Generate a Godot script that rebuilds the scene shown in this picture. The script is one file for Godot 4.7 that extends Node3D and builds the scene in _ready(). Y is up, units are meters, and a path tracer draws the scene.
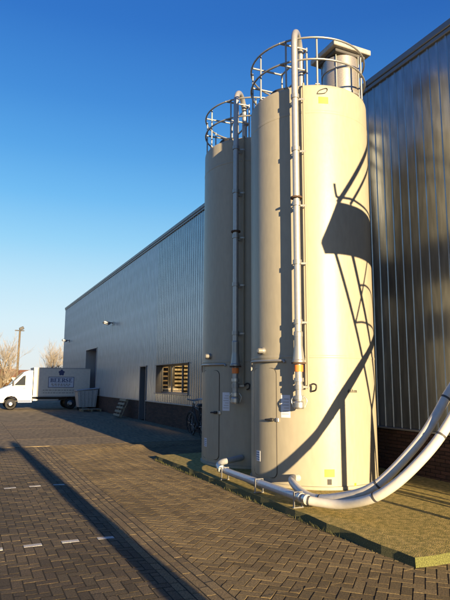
extends Node3D
# A hall with two storage silos in low winter sun. The hall's long wall is the plane x = WX and runs along z.

const WX := 7.1
const SILO := Vector3(5.30, 0.1, -7.885)
const SILO_R := 1.033
const U := 0.093            # half a paver's length
var M := {}
var used := {}
var rng := RandomNumberGenerator.new()

func _ready() -> void:
	rng.seed = 11
	# ---------------------------------------------------------------- camera, sky, sun, exposure
	var cam := Camera3D.new()
	cam.name = "camera"
	var yaw := deg_to_rad(24.9)
	var pitch := deg_to_rad(8.6)
	var fw := Vector3(sin(yaw) * cos(pitch), sin(pitch), -cos(yaw) * cos(pitch))
	var rt := Vector3(cos(yaw), 0, sin(yaw))
	var upv := rt.cross(fw)
	cam.transform = Transform3D(Basis(rt, upv, -fw).rotated(fw, deg_to_rad(-0.35)), Vector3(0, 1.65, 0))
	cam.fov = 57.48
	cam.near = 0.05
	cam.far = 2000.0
	add_child(cam)
	cam.current = true
	var env := Environment.new()
	env.background_mode = Environment.BG_SKY
	var sm := PanoramaSkyMaterial.new()
	sm.panorama = clear_sky()
	var sky := Sky.new()
	sky.sky_material = sm
	env.sky = sky
	env.tonemap_mode = Environment.TONE_MAPPER_LINEAR
	env.tonemap_exposure = 3.0
	env.background_energy_multiplier = 0.335
	env.sdfgi_enabled = true
	env.ssao_enabled = true
	env.ssil_enabled = true
	var we := WorldEnvironment.new()
	we.name = "world"
	we.environment = env
	add_child(we)
	var sun := DirectionalLight3D.new()
	sun.name = "sun"
	var el := deg_to_rad(8.5)
	var az := deg_to_rad(1.0)
	var towards := Vector3(sin(az) * cos(el), sin(el), cos(az) * cos(el))
	sun.light_color = Color(1.0, 0.88, 0.68)
	sun.light_energy = 1.6
	sun.light_angular_distance = 0.5
	sun.shadow_enabled = true
	add_child(sun)
	sun.look_at_from_position(towards * 50.0, Vector3.ZERO, Vector3.UP)
	make_materials()
	# ---------------------------------------------------------------- setting
	build_ground()
	build_pavement()
	build_hall()
	build_window_room()
	build_slab()
	# ---------------------------------------------------------------- things
	build_silo("storage_silo", SILO, true, "tall cream silo nearest the camera, sunlit, with yellow stickers and steel filter")
	build_silo("storage_silo", SILO + Vector3(0, 0, -2.15), false, "shaded grey cream silo behind the sunlit one, farther from the camera")
	build_pipes()
	build_hopper_stand()
	build_van()
	build_bin()
	build_pallets()
	build_bicycle()
	build_wall_lamps()
	build_background()
	build_leaning_post()
	build_weeds()

# ==================================================================== helpers
# clear winter air: deep blue overhead, pale towards the horizon, deepest a quarter circle away from the sun
func clear_sky() -> ImageTexture:
	var w := 512
	var h := 256
	var im := Image.create(w, h, false, Image.FORMAT_RGBF)
	var stops := [[0.0, Color8(232, 236, 232)], [3.0, Color8(226, 238, 242)], [6.0, Color8(214, 238, 249)], [10.0, Color8(188, 227, 248)], [14.0, Color8(150, 209, 245)], [18.5, Color8(112, 184, 238)], [23.0, Color8(86, 159, 225)], [28.0, Color8(66, 135, 210)], [35.0, Color8(48, 110, 192)], [50.0, Color8(32, 84, 165)], [90.0, Color8(24, 68, 142)]]
	var towards := Vector3(0.017, 0.13, 0.99)
	for y in h:
		var elev := 90.0 - 180.0 * (y + 0.5) / h
		var c := Color8(120, 105, 85).srgb_to_linear()
		if elev >= 0.0:
			for k in stops.size() - 1:
				if elev >= stops[k][0] and elev <= stops[k + 1][0]:
					var t: float = (elev - stops[k][0]) / (stops[k + 1][0] - stops[k][0])
					c = stops[k][1].srgb_to_linear().lerp(stops[k + 1][1].srgb_to_linear(), t)
		var ce := cos(deg_to_rad(elev))
		var se := sin(deg_to_rad(elev))
		var base := 0.6 + 0.6 * pow(Vector3(0.035 * ce, se, -ce).dot(towards), 2.0)
		for x in w:
			var a := ((x + 0.5) / w - 0.5) * TAU
			var g := Vector3(sin(a) * ce, se, -cos(a) * ce).dot(towards)
			var f := (0.6 + 0.6 * g * g) / base if elev >= 0.0 else 1.0
			f = lerpf(1.0, f, clampf(elev / 25.0, 0.0, 1.0))
			im.set_pixel(x, y, Color(c.r * f, c.g * f, c.b * lerpf(1.0, f, 0.7)))
	return ImageTexture.create_from_image(im)

func lin(r: float, g: float, b: float) -> Color:
	return Color(r, g, b).linear_to_srgb()

func noise_tex(freq: float, oct: int, lo: float, hi: float, sd: int, size := 512, tint_lo := Color.WHITE, tint_hi := Color.WHITE, kind := FastNoiseLite.TYPE_SIMPLEX_SMOOTH) -> NoiseTexture2D:
	var n := FastNoiseLite.new()
	n.noise_type = kind
	n.frequency = freq
	n.fractal_octaves = oct
	n.seed = sd
	var t := NoiseTexture2D.new()
	t.width = size
	t.height = size
	t.seamless = true
	t.noise = n
	var g := Gradient.new()
	g.offsets = PackedFloat32Array([0.15, 0.85])
	g.colors = PackedColorArray([Color(lo * tint_lo.r, lo * tint_lo.g, lo * tint_lo.b), Color(hi * tint_hi.r, hi * tint_hi.g, hi * tint_hi.b)])
	t.color_ramp = g
	return t

func bump_tex(freq: float, oct: int, strength: float, sd: int, size := 512) -> NoiseTexture2D:
	var n := FastNoiseLite.new()
	n.noise_type = FastNoiseLite.TYPE_SIMPLEX_SMOOTH
	n.frequency = freq
	n.fractal_octaves = oct
	n.seed = sd
	var t := NoiseTexture2D.new()
	t.width = size
	t.height = size
	t.seamless = true
	t.as_normal_map = true
	t.bump_strength = strength
	t.noise = n
	return t

func mat(c: Color, rough := 0.7, metal := 0.0, tex: Texture2D = null, scale := Vector3.ONE, nrm: Texture2D = null, nscale := 0.5, vcol := false) -> StandardMaterial3D:
	var m := StandardMaterial3D.new()
	m.albedo_color = c
	m.roughness = rough
	m.metallic = metal
	if tex or nrm:
		m.uv1_triplanar = true
		m.uv1_world_triplanar = true
		m.uv1_scale = scale
	if tex:
		m.albedo_texture = tex
	if nrm:
		m.normal_enabled = true
		m.normal_texture = nrm
		m.normal_scale = nscale
	m.vertex_color_use_as_albedo = vcol
	return m

func make_materials() -> void:
	var mottle := noise_tex(0.012, 5, 0.62, 1.0, 3)
	var fine := noise_tex(0.06, 4, 0.6, 1.0, 4)
	var moss := noise_tex(0.014, 6, 0.72, 1.0, 5, 1024, Color(0.93, 0.95, 0.7), Color(1.0, 0.96, 0.84))
	var grit := bump_tex(0.15, 3, 6.0, 6)
	var soft := bump_tex(0.01, 3, 2.5, 7)
	var streak := noise_tex(0.02, 4, 0.84, 1.0, 8)
	M.paver = mat(Color.WHITE, 0.82, 0, fine, Vector3(1.7, 1.7, 1.7), grit, 0.9, true)
	M.white_paint = mat(lin(0.72, 0.70, 0.66), 0.7, 0, fine, Vector3(3, 3, 3))
	M.sand = mat(lin(0.028, 0.022, 0.014), 0.95, 0, fine, Vector3(2, 2, 2), grit, 1.0)
	M.plate = mat(Color.WHITE, 0.85, 0, mottle, Vector3(0.9, 0.9, 0.9), grit, 0.2, true)
	M.asphalt = mat(lin(0.17, 0.145, 0.115), 0.9, 0, mottle, Vector3(0.3, 0.3, 0.3), grit, 0.6)
	M.soil = mat(lin(0.17, 0.13, 0.075), 0.95, 0, mottle, Vector3(0.07, 0.07, 0.07))
	M.slab = mat(lin(0.43, 0.345, 0.15), 0.88, 0, moss, Vector3(0.7, 0.7, 0.7), grit, 0.35)
	M.slab_edge = mat(lin(0.20, 0.21, 0.06), 0.92, 0, fine, Vector3(2, 2, 2), grit, 1.2)
	M.slab_side = mat(lin(0.19, 0.185, 0.075), 0.92, 0, fine, Vector3(2, 2, 2), grit, 1.2)
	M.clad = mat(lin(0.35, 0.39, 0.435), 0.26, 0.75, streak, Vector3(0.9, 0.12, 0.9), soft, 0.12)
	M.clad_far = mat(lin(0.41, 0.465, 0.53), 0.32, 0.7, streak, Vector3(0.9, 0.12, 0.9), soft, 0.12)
	M.trim = mat(lin(0.16, 0.17, 0.19), 0.4, 0.5)
	M.sill = mat(lin(0.35, 0.35, 0.35), 0.45, 0.6)
	M.brick = mat(Color.WHITE, 0.85, 0, fine, Vector3(2.5, 2.5, 2.5), grit, 0.8, true)
	M.mortar = mat(lin(0.045, 0.035, 0.03), 0.95)
	M.dark_wall = mat(lin(0.25, 0.26, 0.27), 0.7)
	M.roof = mat(lin(0.12, 0.12, 0.13), 0.9)
	M.shell = mat(lin(0.35, 0.32, 0.25), 0.42, 0, noise_tex(0.02, 5, 0.95, 1.0, 21), Vector3(1.2, 0.3, 1.2), bump_tex(0.04, 4, 2.0, 22), 0.11)
	M.shell_door = mat(lin(0.34, 0.31, 0.24), 0.4, 0, noise_tex(0.03, 4, 0.95, 1.0, 23), Vector3(0.8, 0.2, 0.8))
	M.gasket = mat(lin(0.05, 0.045, 0.04), 0.8)
	M.steel = mat(lin(0.62, 0.62, 0.60), 0.38, 0.85, noise_tex(0.05, 4, 0.9, 1.0, 24), Vector3(3, 1.2, 3))
	M.galv = mat(lin(0.40, 0.40, 0.395), 0.42, 0.6, noise_tex(0.08, 4, 0.85, 1.0, 25), Vector3(4, 4, 4))
	M.pipe = mat(lin(0.42, 0.42, 0.42), 0.38, 0.5, noise_tex(0.03, 3, 0.93, 1.0, 26), Vector3(2, 0.8, 2))
	M.stainless = mat(lin(0.5, 0.46, 0.4), 0.32, 0.65, noise_tex(0.04, 3, 0.85, 1.0, 27), Vector3(2, 2, 2))
	M.hood = mat(lin(0.42, 0.4, 0.36), 0.5, 0.2, streak, Vector3(1.5, 1.5, 1.5))
	M.rust = mat(lin(0.12, 0.07, 0.045), 0.85, 0, fine, Vector3(6, 6, 6))
	M.black = mat(lin(0.02, 0.02, 0.022), 0.6)
	M.yellow = mat(lin(0.85, 0.74, 0.02), 0.5)
	M.orange = mat(lin(0.75, 0.2, 0.04), 0.5)
	M.white = mat(lin(0.75, 0.75, 0.74), 0.5)
	M.paper = mat(lin(0.62, 0.64, 0.7), 0.6)
	M.blue_print = mat(lin(0.1, 0.16, 0.3), 0.6)
	M.hose = mat(lin(0.6, 0.575, 0.53), 0.33, 0, noise_tex(0.02, 3, 0.93, 1.0, 28), Vector3(1.0, 1.0, 1.0))
	M.tube = mat(lin(0.50, 0.53, 0.58), 0.36, 0.3, noise_tex(0.03, 3, 0.92, 1.0, 29), Vector3(1.2, 1.2, 1.2))
	M.van = mat(lin(0.66, 0.64, 0.6), 0.3, 0, noise_tex(0.02, 4, 0.96, 1.0, 30), Vector3(0.5, 0.5, 0.5))
	M.box = mat(lin(0.62, 0.585, 0.52), 0.45, 0, noise_tex(0.02, 4, 0.96, 1.0, 31), Vector3(0.5, 0.5, 0.5))
	M.navy = mat(lin(0.035, 0.05, 0.14), 0.6)
	M.sign_pale = mat(lin(0.55, 0.58, 0.66), 0.6)
	M.print_grey = mat(lin(0.3, 0.28, 0.26), 0.7)
	M.rubber = mat(lin(0.02, 0.02, 0.02), 0.85)
	M.rim = mat(lin(0.5, 0.5, 0.48), 0.4, 0.6)
	M.conduit = mat(lin(0.28, 0.25, 0.18), 0.6)
	M.plastic = mat(lin(0.06, 0.06, 0.065), 0.7)
	M.tail = mat(lin(0.5, 0.03, 0.02), 0.4)
	M.amber = mat(lin(0.7, 0.25, 0.04), 0.35)
	M.glass = mat(Color(0.1, 0.12, 0.13, 0.12), 0.03)
	M.glass.metallic_specular = 0.25
	M.glass.transparency = BaseMaterial3D.TRANSPARENCY_ALPHA
	M.dark_glass = mat(lin(0.03, 0.035, 0.045), 0.06)
	M.blue_door = mat(lin(0.035, 0.075, 0.2), 0.45)
	M.door_dark = mat(lin(0.035, 0.045, 0.06), 0.5)
	M.bin = mat(lin(0.48, 0.49, 0.5), 0.5, 0.3, streak, Vector3(1.3, 1.3, 1.3))
	M.wood = mat(lin(0.42, 0.33, 0.21), 0.85, 0, noise_tex(0.05, 4, 0.65, 1.0, 32), Vector3(2, 8, 2))
	M.cream_box = mat(lin(0.7, 0.62, 0.45), 0.7, 0, mottle, Vector3(1, 1, 1))
	M.room = mat(lin(0.07, 0.06, 0.05), 0.9)
	M.bark = mat(lin(0.17, 0.13, 0.085), 0.9, 0, fine, Vector3(2, 0.6, 2))
	M.twig = mat(lin(0.3, 0.26, 0.21), 0.9)
	M.leaf = mat(Color.WHITE, 0.8, 0, null, Vector3.ONE, null, 0, true)
	M.bank = mat(lin(0.2, 0.125, 0.055), 0.95, 0, mottle, Vector3(0.15, 0.15, 0.15), grit, 1.0)
	M.house_wall = mat(lin(0.35, 0.22, 0.15), 0.9, 0, mottle, Vector3(0.3, 0.3, 0.3))
	M.house_pale = mat(lin(0.6, 0.54, 0.46), 0.9)
	M.tile_roof = mat(lin(0.24, 0.11, 0.065), 0.85, 0, mottle, Vector3(0.5, 0.5, 0.5))
	M.concrete = mat(lin(0.3, 0.28, 0.25), 0.9, 0, mottle, Vector3(1, 1, 1), grit, 0.6)

func new_st() -> SurfaceTool:
	var st := SurfaceTool.new()
	st.begin(Mesh.PRIMITIVE_TRIANGLES)
	return st

func obj(called: String, st: SurfaceTool, m: Material, parent: Node = self) -> MeshInstance3D:
	return inst(called, st.commit(), m, parent)

func inst(called: String, mesh: Mesh, m: Material, parent: Node = self) -> MeshInstance3D:
	var o := MeshInstance3D.new()
	o.name = numbered(called) if parent == self else called
	o.mesh = mesh
	if m:
		o.material_override = m
	parent.add_child(o, true)
	return o

func numbered(called: String) -> String:
	if not used.has(called):
		used[called] = 0
		return called
	used[called] += 1
	return "%s_%03d" % [called, used[called]]

func thing(called: String, label: String, category: String, at := Vector3.ZERO, turn := 0.0, group := "") -> Node3D:
	var o := Node3D.new()
	o.name = numbered(called)
	add_child(o)
	o.position = at
	o.rotation.y = turn
	tag(o, label, category, group)
	return o

func tag(o: Node, label: String, category: String, group := "") -> void:
	o.set_meta("label", label)
	o.set_meta("category", category)
	if group:
		o.set_meta("group", group)

func structure(called: String) -> Node3D:
	var o := Node3D.new()
	o.name = numbered(called)
	add_child(o)
	o.set_meta("kind", "structure")
	return o

# a, b, c, d counter-clockwise seen from outside
func quad(st: SurfaceTool, a: Vector3, b: Vector3, c: Vector3, d: Vector3) -> void:
	var n := (b - a).cross(c - a)
	if n.length_squared() < 1e-14:
		n = (c - a).cross(d - a)
	st.set_normal(n.normalized())
	for p in [a, c, b, a, d, c]:
		st.add_vertex(p)

func tri(st: SurfaceTool, a: Vector3, b: Vector3, c: Vector3) -> void:
	st.set_normal((b - a).cross(c - a).normalized())
	for p in [a, c, b]:
		st.add_vertex(p)

func vert(st: SurfaceTool, p: Vector3, n: Vector3) -> void:
	st.set_normal(n)
	st.add_vertex(p)

# smooth quad with a normal at each corner, counter-clockwise
func squad(st: SurfaceTool, a: Vector3, b: Vector3, c: Vector3, d: Vector3, na: Vector3, nb: Vector3, nc: Vector3, nd: Vector3) -> void:
	vert(st, a, na); vert(st, c, nc); vert(st, b, nb)
	vert(st, a, na); vert(st, d, nd); vert(st, c, nc)

# a box with chamfered edges
func box(st: SurfaceTool, at: Vector3, size: Vector3, bev := 0.006, b := Basis.IDENTITY) -> void:
	var h := size * 0.5
	bev = minf(bev, minf(h.x, minf(h.y, h.z)) * 0.6)
	var ax := [b.x.normalized(), b.y.normalized(), b.z.normalized()]
	var hh := [h.x, h.y, h.z]
	var corner := func(s: Array, flat: int) -> Vector3:
		var p := at
		for k in 3:
			p += ax[k] * s[k] * (hh[k] - (0.0 if k == flat else bev))
		return p
	for k in 3:
		var i := (k + 1) % 3
		var j := (k + 2) % 3
		for sg in [-1.0, 1.0]:
			var q := []
			for c in ([[-1, -1], [1, -1], [1, 1], [-1, 1]] if sg > 0 else [[-1, -1], [-1, 1], [1, 1], [1, -1]]):
				var s := [0.0, 0.0, 0.0]
				s[k] = sg; s[i] = float(c[0]); s[j] = float(c[1])
				q.append(corner.call(s, k))
			quad(st, q[0], q[1], q[2], q[3])
		# edges along k
		for si in [-1.0, 1.0]:
			for sj in [-1.0, 1.0]:
				var s0 := [0.0, 0.0, 0.0]
				s0[i] = si; s0[j] = sj
				var s1 := s0.duplicate()
				s0[k] = -1.0; s1[k] = 1.0
				var a: Vector3 = corner.call(s0, i)
				var a2: Vector3 = corner.call(s1, i)
				var c2: Vector3 = corner.call(s1, j)
				var c1: Vector3 = corner.call(s0, j)
				if si * sj > 0:
					quad(st, a, c1, c2, a2)
				else:
					quad(st, a, a2, c2, c1)
	for sx in [-1.0, 1.0]:
		for sy in [-1.0, 1.0]:
			for sz in [-1.0, 1.0]:
				var s := [sx, sy, sz]
				var a: Vector3 = corner.call(s, 0)
				var c: Vector3 = corner.call(s, 1)
				var d: Vector3 = corner.call(s, 2)
				if sx * sy * sz > 0:
					tri(st, a, c, d)
				else:
					tri(st, a, d, c)

func bar(st: SurfaceTool, a: Vector3, b: Vector3, w: float, t: float, bev := 0.004, hint := Vector3.UP) -> void:
	var y := (b - a).normalized()
	if absf(y.dot(hint)) > 0.98:
		hint = Vector3.RIGHT
	var x := hint.cross(y).normalized()
	box(st, (a + b) * 0.5, Vector3(w, a.distance_to(b), t), bev, Basis(x, y, x.cross(y)))

func tube(st: SurfaceTool, pts: Array, radius, sides := 10, capped := true, closed := false) -> void:
	var n := pts.size()
	var radii := []
	for i in n:
		radii.append(radius[i] if radius is Array else radius)
	var dirs := []
	for i in n:
		var a: Vector3 = pts[(i - 1 + n) % n] if closed else pts[maxi(i - 1, 0)]
		var c: Vector3 = pts[(i + 1) % n] if closed else pts[mini(i + 1, n - 1)]
		dirs.append((c - a).normalized())
	var d0: Vector3 = dirs[0]
	var u := d0.cross(Vector3.UP if absf(d0.y) < 0.9 else Vector3.RIGHT).normalized()
	var rings := []
	var norms := []
	for i in n:
		var d: Vector3 = dirs[i]
		u = (u - d * u.dot(d)).normalized()
		var v := d.cross(u)
		var ring := []
		var nn := []
		for k in sides:
			var an := TAU * k / sides
			var dir := u * cos(an) + v * sin(an)
			ring.append(pts[i] + dir * radii[i])
			nn.append(dir)
		rings.append(ring)
		norms.append(nn)
	for i in (n if closed else n - 1):
		var j := (i + 1) % n
		for k in sides:
			var l := (k + 1) % sides
			squad(st, rings[i][k], rings[i][l], rings[j][l], rings[j][k], norms[i][k], norms[i][l], norms[j][l], norms[j][k])
	if capped and not closed:
		for k in sides:
			var l := (k + 1) % sides
			tri(st, pts[0], rings[0][l], rings[0][k])
			tri(st, pts[n - 1], rings[n - 1][k], rings[n - 1][l])

# profile of Vector2(r, y) from bottom to top, turned round the y axis at `at`
func lathe(st: SurfaceTool, prof: Array, segs := 48, at := Vector3.ZERO, b := Basis.IDENTITY) -> void:
	for i in prof.size() - 1:
		var p: Vector2 = prof[i]
		var q: Vector2 = prof[i + 1]
		var t := (q - p).normalized()
		for k in segs:
			var a0 := TAU * k / segs
			var a1 := TAU * (k + 1) / segs
			var d0 := Vector3(cos(a0), 0, sin(a0))
			var d1 := Vector3(cos(a1), 0, sin(a1))
			var n0 := b * (d0 * t.y - Vector3.UP * t.x)
			var n1 := b * (d1 * t.y - Vector3.UP * t.x)
			var A := at + b * (d0 * p.x + Vector3.UP * p.y)
			var B := at + b * (d1 * p.x + Vector3.UP * p.y)
			var Cc := at + b * (d1 * q.x + Vector3.UP * q.y)
			var D := at + b * (d0 * q.x + Vector3.UP * q.y)
			squad(st, A, D, Cc, B, n0, n0, n1, n1)

func smooth_path(keys: Array, per := 8) -> Array:
	var out := []
	var n := keys.size()
	for i in n - 1:
		var p0: Vector3 = keys[maxi(i - 1, 0)]
		var p1: Vector3 = keys[i]
		var p2: Vector3 = keys[i + 1]
		var p3: Vector3 = keys[mini(i + 2, n - 1)]
		for k in per:
			out.append(p1.cubic_interpolate(p2, p0, p3, float(k) / per))
	out.append(keys[n - 1])
	return out

# extruded polygon (counter-clockwise seen from +z in xy), thickness along local z, with basis
func prism(st: SurfaceTool, poly: Array, depth: float, xf := Transform3D.IDENTITY) -> void:
	var pv := PackedVector2Array(poly)
	var idx := Geometry2D.triangulate_polygon(pv)
	var z0 := -depth * 0.5
	var z1 := depth * 0.5
	for i in range(0, idx.size(), 3):
		var t := [pv[idx[i]], pv[idx[i + 1]], pv[idx[i + 2]]]
		if (t[1] - t[0]).cross(t[2] - t[0]) < 0:
			t = [t[0], t[2], t[1]]
		tri(st, xf * Vector3(t[0].x, t[0].y, z1), xf * Vector3(t[1].x, t[1].y, z1), xf * Vector3(t[2].x, t[2].y, z1))
		tri(st, xf * Vector3(t[0].x, t[0].y, z0), xf * Vector3(t[2].x, t[2].y, z0), xf * Vector3(t[1].x, t[1].y, z0))
	var ccw := not Geometry2D.is_polygon_clockwise(pv)
	for i in pv.size():
		var a := pv[i]
		var c := pv[(i + 1) % pv.size()]
		if not ccw:
			var sw := a
			a = c
			c = sw
		quad(st, xf * Vector3(a.x, a.y, z0), xf * Vector3(c.x, c.y, z0), xf * Vector3(c.x, c.y, z1), xf * Vector3(a.x, a.y, z1))

# ==================================================================== ground and paving
func lift(x: float, z: float) -> float:
	var y := 0.004 * sin(x * 2.3 + z * 0.7) * sin(z * 1.1 - x * 0.5) + 0.003 * sin(x * 4.1 - z * 2.9)
	y += 0.07 * exp(-pow((z + 13.7 + 0.25 * (x - 3.0)) / 0.45, 2.0)) * smoothstep(2.3, 3.2, x)
	y -= 0.014 * exp(-pow((x - 1.86) / 0.32, 2.0))
	return y

func grid_sheet(x0: float, x1: float, z0: float, z1: float, step: float, drop: float) -> SurfaceTool:
	var st := new_st()
	var nx := int(ceil((x1 - x0) / step))
	var nz := int(ceil((z1 - z0) / step))
	for i in nx:
		for j in nz:
			var a := x0 + (x1 - x0) * i / nx
			var c := x0 + (x1 - x0) * (i + 1) / nx
			var d := z0 + (z1 - z0) * j / nz
			var e := z0 + (z1 - z0) * (j + 1) / nz
			quad(st, Vector3(a, lift(a, d) + drop, d), Vector3(a, lift(a, e) + drop, e), Vector3(c, lift(c, e) + drop, e), Vector3(c, lift(c, d) + drop, d))
	return st

func flat_sheet(x0: float, x1: float, z0: float, z1: float, y: float) -> SurfaceTool:
	var st := new_st()
	quad(st, Vector3(x0, y, z0), Vector3(x0, y, z1), Vector3(x1, y, z1), Vector3(x1, y, z0))
	return st

func build_ground() -> void:
	var g := obj("ground", flat_sheet(-900, 900, -900, 600, -0.14), M.soil)
	g.set_meta("kind", "structure")
	var r := obj("asphalt_yard", flat_sheet(-30, 40, -58, 30, -0.075), M.asphalt)
	r.set_meta("kind", "structure")
	var far := obj("far_yard", flat_sheet(-30, WX, -58, -24.7, -0.009), mat(lin(0.24, 0.185, 0.105), 0.9, 0, M.asphalt.albedo_texture, Vector3(0.3, 0.3, 0.3)))
	far.set_meta("kind", "structure")

func in_frame(p: Vector3) -> bool:
	var yaw := deg_to_rad(24.9)
	var fh := Vector3(sin(yaw), 0, -cos(yaw))
	var rh := Vector3(cos(yaw), 0, sin(yaw))
	var f := p.dot(fh)
	return f > 3.6 and absf(p.dot(rh)) < f * 0.44

# one paver: polygon (local x, z round the centre), bevelled top at y = 0
func paver_mesh(poly: PackedVector2Array, col: Color, st: SurfaceTool, xf := Transform3D.IDENTITY, deep := 0.05) -> void:
	st.set_color(col)
	var n := poly.size()
	var c := Vector2.ZERO
	for p in poly:
		c += p
	c /= n
	var bev := 0.002
	var top := []
	var rim := []
	var foot := []
	for p in poly:
		var d := (c - p)
		var q := p + Vector2(signf(d.x) * minf(bev, absf(d.x)), signf(d.y) * minf(bev, absf(d.y))) if n == 4 else p + d.normalized() * bev
		top.append(xf * Vector3(q.x, 0, q.y))
		rim.append(xf * Vector3(p.x, -0.0006, p.y))
		foot.append(xf * Vector3(p.x, -deep, p.y))
	var cw := Geometry2D.is_polygon_clockwise(poly)
	for i in range(1, n - 1):
		if cw:
			tri(st, top[0], top[i], top[i + 1])
		else:
			tri(st, top[0], top[i + 1], top[i])
	for i in n:
		var j := (i + 1) % n
		if cw:
			quad(st, rim[i], rim[j], top[j], top[i])
			quad(st, foot[i], foot[j], rim[j], rim[i])
		else:
			quad(st, rim[j], rim[i], top[i], top[j])
			quad(st, foot[j], foot[i], rim[i], rim[j])

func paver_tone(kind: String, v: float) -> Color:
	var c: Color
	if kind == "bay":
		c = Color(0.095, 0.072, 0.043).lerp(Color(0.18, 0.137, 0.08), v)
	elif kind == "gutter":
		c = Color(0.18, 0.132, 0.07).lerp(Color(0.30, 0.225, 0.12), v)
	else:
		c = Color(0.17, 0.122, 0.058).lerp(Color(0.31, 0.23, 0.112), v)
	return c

# list of {poly, c, white}: 300 nearest in view become parts, the rest one stuff part
func lay(parent: Node3D, bricks: Array, kind: String) -> void:
	for b in bricks:
		var p := Vector3(b.c.x, 0, b.c.y)
		b.d = p.length() + (0.0 if in_frame(p) else 1000.0)
	bricks.sort_custom(func(a, b): return a.d < b.d)
	var rest := new_st()
	var any := false
	var shared := {}
	var stain := FastNoiseLite.new()
	stain.seed = 41
	stain.frequency = 0.55
	stain.fractal_octaves = 3
	for i in bricks.size():
		var b = bricks[i]
		var c: Vector2 = b.c
		var gx := (lift(c.x + 0.05, c.y) - lift(c.x - 0.05, c.y)) / 0.1
		var gz := (lift(c.x, c.y + 0.05) - lift(c.x, c.y - 0.05)) / 0.1
		var up := Vector3(-gx + rng.randfn(0, 0.006), 1, -gz + rng.randfn(0, 0.006)).normalized()
		var bx := Vector3.RIGHT.slide(up).normalized()
		var xf := Transform3D(Basis(bx, up, bx.cross(up)), Vector3(c.x, lift(c.x, c.y) + rng.randf_range(-0.0015, 0.0015), c.y))
		var tone := clampi(int(round(3.5 + rng.randfn(0, 1.7) + 5.5 * stain.get_noise_2d(c.x, c.y) + (2.5 if kind == "gutter" and c.x < 1.72 else 0.0))), 0, 7)
		if i < 300 or b.white:
			var key := "%s %d" % [b.key, tone]
			var mesh: Mesh
			if b.white:
				key = b.key + " white"
			if b.key != "" and shared.has(key):
				mesh = shared[key]
			else:
				var st := new_st()
				paver_mesh(b.poly, Color(1, 1, 1) if b.white else paver_tone(kind, tone / 7.0), st)
				mesh = st.commit()
				if b.key != "":
					shared[key] = mesh
			var o := inst("paver", mesh, M.white_paint if b.white else M.paver, parent)
			o.transform = xf
		else:
			any = true
			paver_mesh(b.poly, paver_tone(kind, tone / 7.0), rest, xf)
	if any:
		var o := obj("distant_pavers", rest, M.paver, parent)
		o.set_meta("kind", "stuff")

func rect_poly(w: float, l: float, turn := 0.0) -> PackedVector2Array:
	var out := PackedVector2Array()
	for p in [Vector2(-w, -l), Vector2(w, -l), Vector2(w, l), Vector2(-w, l)]:
		out.append((p * 0.5).rotated(turn))
	return out

# herringbone inside the rectangles; the pattern is turned by `turn`
func herringbone(rects: Array, turn: float, origin: Vector2, white_rows := []) -> Array:
	var out := []
	var gap := 0.011
	for r in rects:
		var rp := PackedVector2Array([r.position, r.position + Vector2(r.size.x, 0), r.end, r.position + Vector2(0, r.size.y)])
		var mid: Vector2 = r.get_center()
		var reach: float = r.size.length() * 0.5 + 0.3
		var lc := (mid - origin).rotated(-turn) / U
		var n := int(reach / U) + 2
		for i in range(int(lc.x) - n, int(lc.x) + n):
			for j in range(int(lc.y) - n, int(lc.y) + n):
				var k := posmod(i - j, 4)
				if k != 0 and k != 3:
					continue
				var flat := k == 0
				var lp := Vector2(i + 1.0, j + 0.5) if flat else Vector2(i + 0.5, j + 1.0)
				var c := origin + (lp * U).rotated(turn)
				if not r.grow(0.12).has_point(c):
					continue
				var poly := rect_poly(2 * U - gap, U - gap, turn) if flat else rect_poly(U - gap, 2 * U - gap, turn)
				var key := "flat" if flat else "upright"
				var world := PackedVector2Array()
				for p in poly:
					world.append(p + c)
				var whole := true
				for p in world:
					if not r.has_point(p):
						whole = false
				if not whole:
					var cut := Geometry2D.intersect_polygons(world, rp)
					if cut.is_empty():
						continue
					world = cut[0]
					var area := 0.0
					for q in world.size():
						area += world[q].cross(world[(q + 1) % world.size()])
					if absf(area) * 0.5 < 0.0012:
						continue
					poly = PackedVector2Array()
					for p in world:
						poly.append(p - c)
					key = ""
				var white := false
				if flat and whole:
					for w in white_rows:
						if absf(c.y - w) < U * 0.5 and c.x > -1.2:
							white = true
				out.append({"poly": poly, "c": c, "key": key, "white": white})
	return out

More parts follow.
